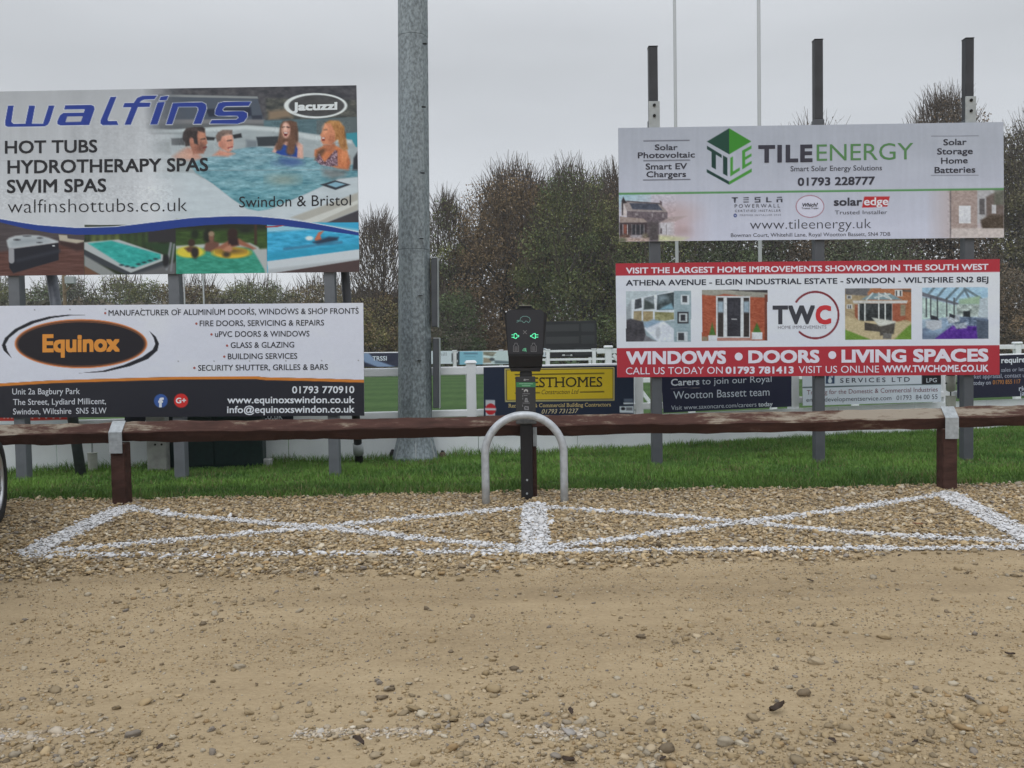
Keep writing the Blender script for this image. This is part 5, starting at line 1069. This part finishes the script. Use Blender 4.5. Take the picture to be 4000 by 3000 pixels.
# ---- solar board
Q = [(2415, 500), (3920, 476.5), (3922, 928), (2419, 944)]
bd = board('advertising_board', 'pale grey board advertising solar energy with a green cube logo and house pictures', 'advertising board', Q, PLR, EDGE)
p = Pic(Q, 2.5); p.C[:] = np.array([166,169,180]) + np.clip((p.Y-560)/330, 0, 1)[:, None]*np.array([22,20,24]); p.noise([(2400,460),(3940,460),(3940,960),(2400,960)], 4, 200, 60, 61)
gl = lambda x: 757-(x-2417.6)*19/1502
p.fade(lambda x, y: (y > gl(x)).astype(float)*np.clip((2790-x)/190, 0, 1)); p.frame(2400, 740, 3.687)
p.rect(0, -40, 1500, 760, (188,182,192), 3, .5); p.ell(150,100,220,90,(140,186,198),40,.75); p.ell(990,540,330,250,(190,150,150),90,.55); p.ell(1000,330,220,80,(170,140,132),30,.6)
p.poly([(640,480),(760,400),(960,385),(1060,380),(870,462)], (160,146,146), 3); p.poly([(645,490),(868,468),(866,664),(650,642)], (186,182,188), 3); p.poly([(868,468),(1100,420),(1100,680),(866,664)], (182,156,156), 20, .7); p.rect(745,500,752,655,(120,112,116),1.5); p.poly([(665,560),(685,560),(685,635),(660,635)], (84,76,80), 2); p.ell(1010,600,90,45,(140,118,118),14,.6)
p.poly([(180,305),(765,325),(765,420),(640,482),(640,740),(470,740),(180,470)], (108,98,104), 2); p.noise([(180,305),(765,325),(765,420),(640,482),(640,740),(470,740),(180,470)], 18, 5, 5, 63)
p.poly([(125,195),(180,172),(660,203),(768,328),(180,312)], (150,140,140), 2); p.poly([(215,195),(620,205),(692,300),(262,286)], (80,84,98), 2); p.line([(180,170),(660,204)],5,(96,88,92),1.5)
p.poly([(98,195),(128,195),(178,312),(178,385),(105,380)], (196,186,186), 2); p.poly([(104,160),(128,105),(150,150),(180,190),(128,205),(125,370),(108,370)], (58,52,56), 2); p.poly([(655,158),(685,180),(685,232),(655,218)], (104,92,96), 2)
for q in ((300,345,345,375),(535,345,552,400),(690,350,710,410)): p.rect(*q,(150,142,146),2)
p.poly([(70,470),(475,478),(475,640),(430,690),(75,690)], (74,64,68), 2); p.poly([(75,388),(420,420),(478,472),(75,478)], (152,138,134), 2); p.rect(130,505,182,640,(128,80,70),3)
for x in (125,188,250,310,370,427): p.rect(x-4,505,x+4,655,(178,172,176),1)
for x in (254,315,375): p.rect(x,510,x+50,650,(58,58,64),2)
p.poly([(220,655),(430,655),(430,690),(220,690)], (150,144,150), 3); p.ell(150,680,70,34,(112,88,78),5); p.ell(450,680,50,50,(120,112,98),6); p.poly([(490,470),(640,480),(640,745),(490,745)], (84,78,80), 10); p.poly([(60,690),(500,700),(500,760),(60,760)], (172,152,146), 5); p.noise([(60,660),(500,660),(500,760),(60,760)], 40, 5, 4, 65); p.ell(110,725,50,24,(84,92,70),6)
p.poly([(645,660),(1080,690),(980,745),(640,745)], (186,186,152), 6)
p.fade(lambda x, y: (y > gl(x)).astype(float)*np.clip((x-3615)/90, 0, 1)); p.frame(2300, 0, 1.301)
p.rect(1700,960,2110,1210,(176,164,166),3,.8); p.poly([(1830,966),(1975,964),(1975,1170),(1840,1170)], (160,144,140), 3); p.noise([(1830,966),(1975,964),(1975,1170),(1840,1170)], 10, 6, 4, 67); p.rect(1835,966,1842,1210,(120,112,114),1.5); p.rect(1881,1045,1941,1135,(202,202,208),1); p.poly([(1975,964),(2060,962),(2050,1020),(2020,1100),(1975,1140)], (170,168,172), 2); p.rect(1985,1010,2012,1090,(96,92,94),2); p.poly([(2020,1000),(2060,980),(2110,962),(2110,1100),(2020,1100)], (110,98,94), 4); p.rect(2048,1040,2070,1085,(182,180,184),1); p.poly([(1990,1120),(2040,1090),(2110,1095),(2110,1165),(2000,1170)], (82,70,60), 5); p.noise([(1990,1090),(2110,1090),(2110,1170),(1990,1170)], 24, 4, 4, 69); p.poly([(1845,1160),(2110,1160),(2110,1210),(1840,1210)], (190,180,178), 3); p.rect(2060,962,2110,1040,(96,104,92),5,.6)
p.fade(None); p.frame(0, 0, 1); p.noise([(2415,760),(2640,757),(2640,944),(2415,946)], 22, 8, 6, 201); p.noise([(3700,745),(3925,742),(3925,928),(3700,930)], 20, 8, 6, 202); p.noise([(2400,460),(3940,460),(3940,960),(2400,960)], 4, 12, 200, 203); p.line([(2410,757),(3925,738)], 8, (92,140,92), 1)
p.frame(2400, 480, 2.765); GD, GM, GLT = (28,70,58), (62,132,46), (74,142,60)
p.poly([(1240,58),(1240,340),(998,202)], GD, .9); p.poly([(1240,58),(1480,200),(1240,340)], GM, .9)
for s_ in ([(998,245),(1160,345),(1160,380),(1097,343),(1097,503),(1050,478),(1050,314),(998,283)], [(1172,350),(1220,378),(1220,575),(1172,548)], [(998,500),(1240,632),(1240,668),(998,535)]): p.poly(s_, (26,62,56), .9)
for s_ in ([(1252,378),(1280,362),(1280,525),(1355,480),(1355,514),(1252,580)], [(1380,300),(1412,282),(1412,485),(1380,503)], [(1380,300),(1480,243),(1480,278),(1380,337)], [(1380,388),(1480,328),(1480,360),(1380,422)], [(1380,468),(1482,410),(1482,440),(1380,503)], [(1240,632),(1483,492),(1483,530),(1240,668)]): p.poly(s_, GLT, .9)
for a, b in (((318,195),(808,188)),((318,410),(812,403)),((315,618),(815,610))): p.line([a, b], 5, (110,110,120), .8)
p.frame(2300, 0, 1.301)
for a, b in (((1740,692),(1980,690)),((1740,892),(1980,890))): p.line([a, b], 2.4, (110,110,120), .8)
p.ell(1124,1049,72,57,(134,58,72),.8); p.ell(1124,1049,69,54,(196,195,210),.8)
p.poly([(1400,999),(1530,998),(1517,1050),(1388,1056)], (176,48,54), .9)
p.ell(744,1095,9,9,(40,60,120),.8); p.ell(744,1095,3.2,3.2,(200,200,212),.8)
p.frame(2400, 480, 2.765)
TS = (44,44,56)
for s_ in ([(1268,806),(1335,803),(1330,816),(1312,818),(1308,862),(1292,863),(1290,818),(1270,818)], [(1393,806),(1452,803),(1450,814),(1395,817)], [(1393,827),(1450,825),(1450,835),(1393,837)], [(1393,850),(1455,847),(1452,858),(1395,860)],
           [(1515,804),(1580,801),(1576,812),(1530,815),(1530,824),(1578,823),(1578,858),(1516,861),(1518,850),(1562,848),(1562,835),(1515,836)], [(1640,803),(1656,802),(1656,846),(1698,844),(1696,855),(1640,858)],
           [(1753,802),(1812,799),(1810,810),(1755,813)], [(1752,823),(1814,820),(1814,856),(1798,857),(1798,832),(1768,833),(1768,858),(1752,859)]): p.poly(s_, TS, .7)
p.put('print', PLR, bd, PRINT)
D2 = (56,55,66)
for s_, x0, y0, x1, y1, c, b in (("Solar",2558,586,2647,585.5,22,.02),("Photovoltaic",2491.5,617.5,2714.6,614.5,22.5,.02),("Smart EV",2522,662,2684,660,23.5,.02),("Chargers",2525,692,2680,690.5,22.5,.02),
        ("Solar",3685,567,3776,565,23.5,.02),("Storage",3660.5,603,3800,601,24,.02),("Home",3676,639.5,3780,637,23.5,.02),("Batteries",3650.5,676,3810,673.5,24,.02),
        ("Smart Solar Energy Solutions",3088,669,3445,665,20,.004),("01793 228777",3116,725,3418,720,31,.03),("www.tileenergy.uk",2930,895,3403,891.5,38,-.012),("Bowman Court, Whitehill Lane, Royal Wootton Bassett, SN4 7DB",2855,926,3478,921,14.5,-.004),
        ("Trusted Installer",3261,837.5,3466,836,15,-.002),("solar",3257,803,3368,802,31,.03),("Which?",3134,807,3195,806,14,.03)): text(bd, PLR, s_, x0, y0, x1, y1, c, D2, b, shear=.2 if s_ == "Which?" else 0)
text(bd, PLR, "Trusted Trader", 3131, 817, 3198, 816.5, 7, D2, .01)
text(bd, PLR, "POWERWALL", 2870, 812, 3047, 810, 14, D2, -.005, space=1.5); text(bd, PLR, "CERTIFIED INSTALLER", 2871, 828, 3050, 826.5, 8.5, D2, -.01, space=1.3); text(bd, PLR, "PREMIER INSTALLER 2024", 2890, 844, 3050, 842.5, 6.5, (120,120,132), -.01, space=1.2)
text(bd, PLR, "edge", 3375, 801.5, 3470, 800, 30, (210,206,214), .02)
text(bd, PLR, "TILE", 2962, 632.5, 3174, 629.5, 66, (58,56,68), .045, space=1.14); text(bd, PLR, "ENERGY", 3190, 628.5, 3568, 622, 64, (88,128,84), -.022)

# ---- home improvements board
Q = [(2404.6, 1029), (3905.5, 1012), (3904.5, 1464), (2411, 1474)]
bd = board('advertising_board', 'red and white board advertising windows, doors and living spaces with four photographs', 'advertising board', Q, PLR, EDGE)
p = Pic(Q, 2.5); p.fill((203,205,217)); p.noise([(2400,1000),(3920,1000),(3920,1490),(2400,1490)], 4, 200, 60, 71); RD = (166,52,64)
p.poly([(2390,1015),(3920,1000),(3920,1061.8),(2390,1077.5)], RD, 1); p.poly([(2390,1359.7),(3920,1348.4),(3920,1490),(2390,1490)], RD, 1)
p.frame(2300, 900, 2.074)
def clipq(q): P = np.array(q); p.fade(lambda x, y: ((x-P[0,0])*(P[1,1]-P[0,1]) - (y-P[0,1])*(P[1,0]-P[0,0]) < 0).astype(float)*((x > P[0,0]) & (x < P[1,0]) & (y < P[2,1])).astype(float))
clipq(sub([(302,492),(828,488),(828,902)],2300,900,2.074))
p.rect(295,480,835,905,(146,160,168),1); p.poly([(295,480),(700,480),(560,510),(365,570),(340,700),(295,740)], (172,182,188), 4); p.poly([(295,640),(345,560),(345,720),(295,740)], (150,156,162), 4)
p.poly([(345,560),(690,485),(700,730),(345,730)], (198,203,210), 3)
for q, c in (([(375,562),(425,547),(430,625),(370,640)],(76,80,86)),([(450,547),(528,527),(530,632),(446,642)],(126,134,140)),([(556,524),(690,500),(690,642),(550,645)],(66,76,80)),([(365,655),(428,652),(428,735),(360,735)],(150,138,112)),([(440,655),(520,655),(520,740),(440,735)],(156,142,112)),([(535,660),(690,665),(690,720),(535,745)],(140,138,104))): p.poly(q, c, 1.5); p.noise(q, 26, 9, 9, 73)
p.poly([(450,560),(528,600),(528,635),(446,642)], (70,78,78), 4); p.poly([(600,620),(670,590),(690,640),(570,645)], (128,160,176), 4); p.poly([(560,525),(620,520),(640,560),(570,580)], (150,165,176), 10, .7)
p.poly([(440,790),(600,730),(690,800),(690,905),(560,905)], (198,202,212), 3); p.poly([(430,760),(520,720),(600,735),(470,790)], (140,160,180), 4)
p.poly([(295,730),(340,715),(440,740),(462,850),(450,905),(295,905)], (70,68,74), 3); p.noise([(295,730),(340,715),(440,740),(462,850),(450,905),(295,905)], 16, 12, 12, 75); p.poly([(462,850),(560,905),(440,905)], (116,116,122), 3); p.ell(560,830,20,44,(168,172,180),3)
p.poly([(692,488),(830,486),(830,905),(692,905)], (142,158,166), 2)
p.rect(745,522,815,600,(190,196,202),1); p.rect(758,530,797,582,(70,72,78),1.5); p.rect(718,660,808,755,(48,48,54),1); p.rect(730,672,798,742,(178,184,188),1); p.rect(744,682,782,732,(60,60,66),1.5); p.rect(714,822,800,900,(186,192,198),1); p.rect(724,830,772,890,(66,68,74),1.5)
clipq(sub([(917,484),(1447,480),(1447,895)],2300,900,2.074))
p.rect(910,475,1450,900,(160,88,64),1)
for k in range(24): p.rect(910,560+k*13.5,1450,563+k*13.5,(140,80,62),1,.7)
p.noise([(910,475),(1450,475),(1450,900),(910,900)], 18, 9, 5, 77)
p.poly([(910,475),(1450,475),(1450,545),(1305,540),(1100,515),(1035,530),(910,522)], (150,148,140), 3); p.poly([(1080,478),(1450,478),(1450,505),(1180,488)], (60,58,62), 2); p.rect(1425,520,1450,895,(110,62,50),3)
p.rect(1031,532,1307,872,(196,198,202),1); p.rect(1120,545,1230,860,(52,52,60),1); p.rect(1138,570,1172,690,(60,60,68),2); p.rect(1182,570,1215,690,(60,60,68),2); p.rect(1155,716,1200,723,(190,190,194),1)
for x in (1045,1254): p.rect(x,545,x+46,862,(58,52,52),1); p.rect(x,575,x+46,665,(150,165,178),4)
p.rect(1040,872,1320,900,(168,128,120),3); p.poly([(975,850),(1000,745),(1028,850)], (72,108,52), 3); p.poly([(1325,830),(1362,748),(1398,830)], (72,112,52), 3); p.rect(967,850,1040,902,(196,198,204),1.5); p.rect(1320,826,1406,884,(198,200,206),1.5); p.rect(917,860,965,900,(140,130,112),4)
p.frame(3100, 900, 2.0733); clipq(sub([(417,472),(952,468),(952,885)],3100,900,2.0733))
p.rect(410,460,960,890,(170,150,120),1); p.poly([(417,465),(620,465),(600,560),(417,520)], (106,104,106), 3); p.poly([(417,520),(600,530),(520,700),(417,700)], (158,142,116), 3); p.poly([(600,500),(640,468),(955,468),(955,740),(600,600)], (160,108,78), 3); p.noise([(417,468),(955,468),(955,740),(417,700)], 16, 7, 5, 79)
p.poly([(840,480),(955,480),(955,500),(840,490)], (96,84,78), 3)
for q in ((430,525,470,555),(430,600,475,635),(820,482,880,535)): p.rect(*q,(196,196,196),1); p.rect(q[0]+8,q[1]+6,q[0]+18,q[3]-4,(70,70,74),1.5); p.rect(q[2]-20,q[1]+6,q[2]-8,q[3]-4,(70,70,74),1.5)
p.poly([(545,560),(640,508),(775,508),(880,562)], (122,142,150), 2)
for a, b in (((640,508),(590,562)),((690,508),(690,560)),((740,508),(790,560)),((660,545),(780,515)),((690,515),(790,555))): p.line([a, b], 6, (186,190,190), 1)
p.poly([(478,568),(925,568),(915,592),(485,590)], (192,190,188), 1.5)
p.rect(520,592,810,735,(54,58,60),1.5); p.noise([(520,592),(810,592),(810,735),(520,735)], 36, 12, 14, 81)
for x in (527,578,690,742,802): p.rect(x-6,592,x+6,736,(192,194,194),1)
p.poly([(800,592),(912,592),(908,720),(830,745),(800,735)], (150,88,66), 2); p.poly([(865,600),(908,600),(905,690),(865,695)], (140,130,110), 3); p.poly([(495,600),(520,600),(520,735),(495,690)], (146,92,70), 2)
p.poly([(410,690),(560,735),(820,740),(960,740),(960,890),(410,890)], (182,168,138), 4); p.poly([(410,800),(640,890),(410,890)], (108,140,62), 3); p.poly([(960,750),(960,890),(810,890),(900,800)], (108,138,60), 4)
p.poly([(575,745),(700,765),(700,822),(575,808)], (74,70,66), 2); p.poly([(632,706),(828,735),(815,785),(690,775)], (190,190,184), 3); p.poly([(695,780),(822,750),(812,838),(700,852)], (78,74,70), 3); p.poly([(725,830),(798,835),(790,880),(722,878)], (110,108,106), 2)
clipq(sub([(1040,466),(1576,461),(1576,880)],3100,900,2.0733))
p.rect(1035,455,1580,885,(150,166,182),1); p.poly([(1040,460),(1580,460),(1580,560),(1330,592),(1040,500)], (156,184,204), 2); p.noise([(1040,460),(1580,460),(1580,560),(1330,592),(1040,500)], 20, 20, 12, 83)
for a, b in (((1140,462),(1090,520)),((1230,462),(1160,545)),((1330,462),(1230,565)),((1385,480),(1300,580)),((1385,470),(1530,560)),((1390,490),(1440,580))): p.line([a, b], 9, (108,124,134), 2)
p.poly([(1040,500),(1335,588),(1335,606),(1040,530)], (104,106,116), 2); p.poly([(1340,560),(1510,530),(1510,600),(1340,600)], (150,172,150), 5)
p.poly([(1040,540),(1320,610),(1320,700),(1040,720)], (172,190,186), 3); p.noise([(1040,540),(1320,610),(1320,700),(1040,720)], 40, 14, 14, 85, (.9,1,.8))
for x in (1075,1110,1165,1240,1300): p.rect(x-6,545,x+6,705,(84,88,92),1.5)
p.rect(1320,600,1510,700,(160,170,168),3); p.noise([(1320,600),(1510,600),(1510,720),(1320,720)], 70, 12, 10, 87); p.poly([(1375,655),(1430,650),(1430,705),(1375,700)], (44,50,56), 2); p.poly([(1510,555),(1580,540),(1580,730),(1490,720)], (172,182,190), 3)
p.poly([(1340,700),(1580,710),(1580,885),(1040,885),(1040,800),(1200,720)], (104,118,140), 4); p.poly([(1480,720),(1580,735),(1580,885),(1490,885)], (86,96,112), 4); p.poly([(1060,830),(1200,720),(1300,720),(1200,840)], (140,160,182), 10)
p.poly([(1150,872),(1285,772),(1480,776),(1490,885),(1150,885)], (88,46,142), 3); p.noise([(1150,872),(1285,772),(1480,776),(1490,885),(1150,885)], 16, 9, 14, 89)
p.poly([(1070,730),(1200,725),(1200,790),(1130,812),(1075,790)], (176,180,188), 3); p.poly([(1235,700),(1345,680),(1345,740),(1260,755)], (172,178,186), 3); p.poly([(1112,685),(1165,700),(1178,728),(1108,722)], (46,48,58), 2); p.poly([(1262,672),(1312,690),(1300,712),(1262,700)], (46,48,58), 2); p.poly([(1290,755),(1400,745),(1405,790),(1320,800)], (150,158,170), 3); p.noise([(1240,700),(1480,700),(1480,810),(1240,810)], 60, 9, 7, 91)
p.fade(None); p.frame(2300, 900, 2.074)
for q_ in ((302,488,828,902),(917,480,1447,895)): p.noise([(q_[0],q_[1]),(q_[2],q_[1]),(q_[2],q_[3]),(q_[0],q_[3])], 17, 7, 5, q_[0]); p.noise([(q_[0],q_[1]),(q_[2],q_[1]),(q_[2],q_[3]),(q_[0],q_[3])], 10, 30, 24, q_[1])
p.frame(3100, 900, 2.0733)
for q_ in ((417,468,952,885),(1040,461,1576,880)): p.noise([(q_[0],q_[1]),(q_[2],q_[1]),(q_[2],q_[3]),(q_[0],q_[3])], 22, 6, 4, q_[0]); p.noise([(q_[0],q_[1]),(q_[2],q_[1]),(q_[2],q_[3]),(q_[0],q_[3])], 10, 30, 20, q_[1])
p.frame(2300, 900, 2.074)
ar = [(1835+188*math.cos(t), 686-188*math.sin(t)) for t in np.linspace(R(145), R(-133), 60)]; p.line(ar, 8, (122,40,50), .8)
p.put('print', PLR, bd, PRINT)
text(bd, PLR, "VISIT THE LARGEST HOME IMPROVEMENTS SHOWROOM IN THE SOUTH WEST", 2445, 1068, 3861, 1053, 22.5, (212,204,214), .028)
text(bd, PLR, "ATHENA AVENUE - ELGIN INDUSTRIAL ESTATE - SWINDON - WILTSHIRE SN2 8EJ", 2445, 1115.5, 3861, 1101.5, 21.5, (46,50,64), .022)
W_ = (208,202,214)
for s_, x0, y0, x1, y1, c, b in (("WINDOWS",2446,1421,2836,1418.5,49,.045),("DOORS",2923,1416.5,3201,1414.5,48,.045),("LIVING",3287,1414,3540,1412.5,48.5,.045),("SPACES",3567,1412,3861,1410,48.5,.045),("CALL US TODAY ON",2445,1462.5,2823,1459.5,27,-.012),("01793 781413",2834,1459,3100,1457.5,26.5,.04),("VISIT US ONLINE",3120,1457.5,3434,1455,27,-.012),("WWW.TWCHOME.CO.UK",3448,1454,3861,1451,26.5,.03)): text(bd, PLR, s_, x0, y0, x1, y1, c, W_, b)
disc(bd, PLR, 2885.5, 1393, 15.5, W_); disc(bd, PLR, 3251, 1387, 15.5, W_)
text(bd, PLR, "TW", 3018, 1263, 3183, 1262, 70, (62,63,72), .045, space=1.14); text(bd, PLR, "C", 3186, 1262.5, 3247, 1262, 70, (186,52,60), .05); text(bd, PLR, "HOME IMPROVEMENTS", 3039, 1285, 3228, 1283.5, 12.5, (126,122,132), -.005)

# ================================================================ BANNERS ON THE NEAR FENCE
NAVY, CREAM = (36,42,62), (188,168,120)
def fence_board(label, q, pl, step=3.0, off=0.080, cat='banner'):
    P2 = Plane(pl.p0 + pl.n*(off if pl is fence_L else off), pl.n); o = board('banner', label, cat, q, P2, EDGE, 0.006); return o, P2, Pic(q, step)
bd, pl, p = fence_board('navy and yellow construction company banner behind the charging post', [(1889,1434.5),(2476,1426),(2476,1621),(1890,1631)], fence_R, off=0.139)
p.fill((36,46,66)); p.frame(1500, 1150, 2.074); p.poly([(978,601),(1866,590),(1866,858),(982,871)], (206,190,130), .9); p.poly([(986,608),(1859,597),(1859,851),(989,863)], (48,50,56), .9); p.poly([(993,615),(1852,604),(1852,845),(996,856)], (194,168,46), .9)
p.line([(1065,650),(1782,638)], 5, (88,78,34), .8); p.line([(1065,800),(1262,797)], 4, (88,78,34), .8); p.line([(1590,792),(1780,788)], 4, (88,78,34), .8)
p.rect(825,855,900,982,(178,180,186),.9); p.ell(864,930,43,46,(178,40,48),.9); p.rect(820,922,908,940,(190,186,192),.8); p.rect(1944,845,2016,872,(120,128,142),1.5,.7); p.rect(1942,878,2020,890,(196,200,206),.8); p.poly([(1911,906),(2020,904),(2020,960),(1911,958)], (198,202,208), .8); p.ell(1937,926,18,14,(40,40,50),1); p.rect(1962,915,2012,940,(110,112,120),1.5)
p.put('print', pl, bd, PRINT)
text(bd, pl, "WESTHOMES", 2011, 1513, 2353, 1510, 38, (50,46,34), .004, serif=True); text(bd, pl, "Construction Ltd", 2116, 1540, 2261, 1538, 18, (74,66,38), -.004, shear=.3)
text(bd, pl, "Renovation & Commercial Building Contractors", 1986, 1592, 2386, 1587, 14.5, CREAM, .008, serif=True); text(bd, pl, "01793 731237", 2116, 1616, 2260, 1613, 17, (196,182,152), 0, shear=.3)
bd, pl, p = fence_board('dark navy recruitment banner for carers under the home improvement board', [(2580,1440),(3092,1424),(3092,1588),(2592,1612.5)], fence_R)
p.fill((35,38,64)); p.line([(2621,1518),(2680,1514.5),(2734,1515.5)], 2.4, (130,120,124), .8); p.put('print', pl, bd, PRINT); WB = (190,194,204)
text(bd, pl, "Carers", 2621, 1506.5, 2732, 1502.5, 26, (200,202,210), .02); text(bd, pl, "to join our Royal", 2742, 1502, 3014, 1491.5, 25, WB); text(bd, pl, "Wootton Bassett team", 2630, 1559, 3006, 1545, 30, WB)
text(bd, pl, "Visit www.saxoncare.com/careers", 2622, 1601.5, 2955, 1588, 17, WB, -.005); text(bd, pl, "today", 2962, 1588, 3018, 1586, 17, (200,202,210), .02)
bd, pl, p = fence_board('white training services banner between the middle and right sign posts', [(3134,1440),(3676,1422),(3676,1569),(3136,1585)], fence_R, off=0.10)
p.fill((196,200,208)); p.line([(3130,1513.5),(3680,1499.5)], 4, (48,70,72), .8); p.poly([(3225,1450),(3260,1449),(3260,1498),(3225,1499)], (40,66,96), .8); p.ell(3242,1488,8,9,(200,206,212),1); p.poly([(3234,1487),(3242,1465),(3250,1487)], (200,206,212), .8); p.ell(3250,1470,4,6,(196,202,210),1); p.poly([(3601,1440),(3680,1438),(3680,1499),(3601,1502)], (28,28,36), .9); p.put('print', pl, bd, PRINT)
text(bd, pl, "SERVICES LTD", 3282, 1495, 3554, 1490.5, 17.5, (50,54,72), .006, space=1.35); text(bd, pl, "LPG", 3619, 1494, 3659, 1492.5, 16, (196,200,208)); text(bd, pl, "Training for the Domestic & Commercial Industries", 3152, 1541.5, 3663, 1529, 17.5, (122,72,88), -.003)
text(bd, pl, "energydevelopmentservice.com", 3150, 1570, 3482, 1562.5, 17, (70,72,84), -.003); text(bd, pl, "01793  84 00 55", 3502, 1563, 3662, 1558, 18, (70,72,84), -.003)
bd, pl, p = fence_board('navy property banner cut by the right edge of the view', [(3739,1394),(4190,1378),(4190,1541),(3739,1557)], fence_R)
p.fill((34,36,58)); p.put('print', pl, bd, PRINT)
text(bd, pl, "required", 3911, 1418, 4022, 1414, 22, (204,206,214), .03); text(bd, pl, "sales or lettings", 3911, 1452.5, 4036, 1448, 15, (164,166,180), 0); text(bd, pl, "market appraisal, contact us", 3772, 1480, 4012, 1473, 16, (168,170,184), 0); text(bd, pl, "today on", 3802, 1504, 3870, 1501.5, 16, (176,178,190), .004); text(bd, pl, "01793 855 117", 3878, 1501.5, 3986, 1497.5, 16, (186,130,70), .004); text(bd, pl, "richard", 3980, 1527, 4062, 1524, 20, WB, .01); text(bd, pl, "james", 3984, 1545, 4052, 1543, 18, WB, .01)
bd, pl, p = fence_board('dark banner hanging on the fence under the window board with white lettering', [(487,1470),(1146,1463),(1146,1653),(487,1660)], fence_L, off=0.07)
p.fill((30,36,46)); p.put('print', pl, bd, PRINT); text(bd, pl, "rwb", 540, 1656.5, 578, 1656, 14, (188,192,198), .0); text(bd, pl, ".co.uk", 1022, 1638, 1104, 1637, 28, (188,192,198), .01)
bd, pl, p = fence_board('white banner with a red lettered strip at the far left of the fence', [(-140,1500),(292,1497),(292,1656),(-140,1659)], fence_L, off=0.07)
p.fill((196,202,206)); p.poly([(-140,1560),(268,1560),(270,1636),(262,1640),(-140,1648)], (176,58,48), .9)
for x_ in (14,28,44,60,124,150,178,206,232): p.poly([(x_,1626),(x_+7,1626),(x_+6,1634),(x_-1,1635)], (200,196,196), 1.2, .9)
p.noise([(-140,1600),(262,1600),(262,1637),(-140,1642)], 6, 9, 9, 93); p.put('print', pl, bd, PRINT)
# banners on the far fence
FPL = Plane((0, 47.8, 0), (0, -1, 0))
def far_board(label, q): o = board('banner', label, 'banner', q, FPL, EDGE, 0.02); return o, Pic(q, 3.0)
bd, p = far_board('small navy banner with a pale blue swoosh on the far fence', [(1405,1379.5),(1590,1378),(1590,1431),(1405,1433)])
p.fill((40,44,66)); p.poly([(1405,1379),(1440,1379),(1465,1405),(1530,1428),(1560,1435),(1480,1435),(1425,1415)], (150,170,200), 3, .8); p.put('print', FPL, bd, PRINT, off=.01); text(bd, FPL, "TRSSI", 1455, 1408.5, 1511, 1408, 17, (196,200,208), .02, off=.02)
bd, p = far_board('white banner ending in the word hill on the far fence right of the mast', [(1640,1371.5),(1768,1370.5),(1768,1421),(1640,1422)])
p.fill((192,198,203)); p.rect(1764,1380,1768,1414,(40,44,48),.8); p.put('print', FPL, bd, PRINT, off=.01); text(bd, FPL, "hill", 1718, 1390.5, 1744, 1390, 14, (120,126,132), -.01, off=.02)
bd, p = far_board('pale blue banner with a kitchen picture on the far fence', [(1788,1372.5),(2100,1370),(2100,1421),(1788,1424)])
p.fill((126,172,188)); p.rect(1788,1372,1795,1424,(36,48,60),.8); p.rect(1812,1378,1866,1384,(80,110,130),2,.8); p.rect(1818,1391,1858,1394,(90,130,150),2,.6); p.rect(1886,1368,2110,1426,(186,196,196),1); p.poly([(1888,1374),(1940,1376),(1925,1392),(1888,1386)], (130,126,112), 2); p.noise([(1888,1370),(1940,1370),(1940,1420),(1888,1420)], 40, 14, 4, 95); p.poly([(1890,1398),(1920,1400),(1918,1418),(1888,1418)], (146,134,116), 2); p.ell(1922,1404,10,6,(70,76,80),2); p.ell(1908,1421,16,4,(196,202,206),2); p.poly([(1930,1408),(2000,1412),(2000,1420),(1935,1420)], (96,110,116), 3); p.put('print', FPL, bd, PRINT, off=.01)

# ================================================================ HAZE: damp air that pales the far trees
hz, t_, b_ = new_mat('damp_air'); t_.nodes.remove(b_); pv = t_.nodes.new('ShaderNodeVolumePrincipled')
pv.inputs['Color'].default_value = (0.9, 0.92, 0.95, 1); pv.inputs['Density'].default_value = 0.0011; pv.inputs['Anisotropy'].default_value = 0.2
t_.links.new(pv.outputs[0], t_.nodes['Material Output'].inputs['Volume'])
g = G(); g.box(-75, 75, -12, 100, -1.0, 27.0)
tag(g.put('haze', hz, None), 'thin damp air paling the far trees', kind='stuff')
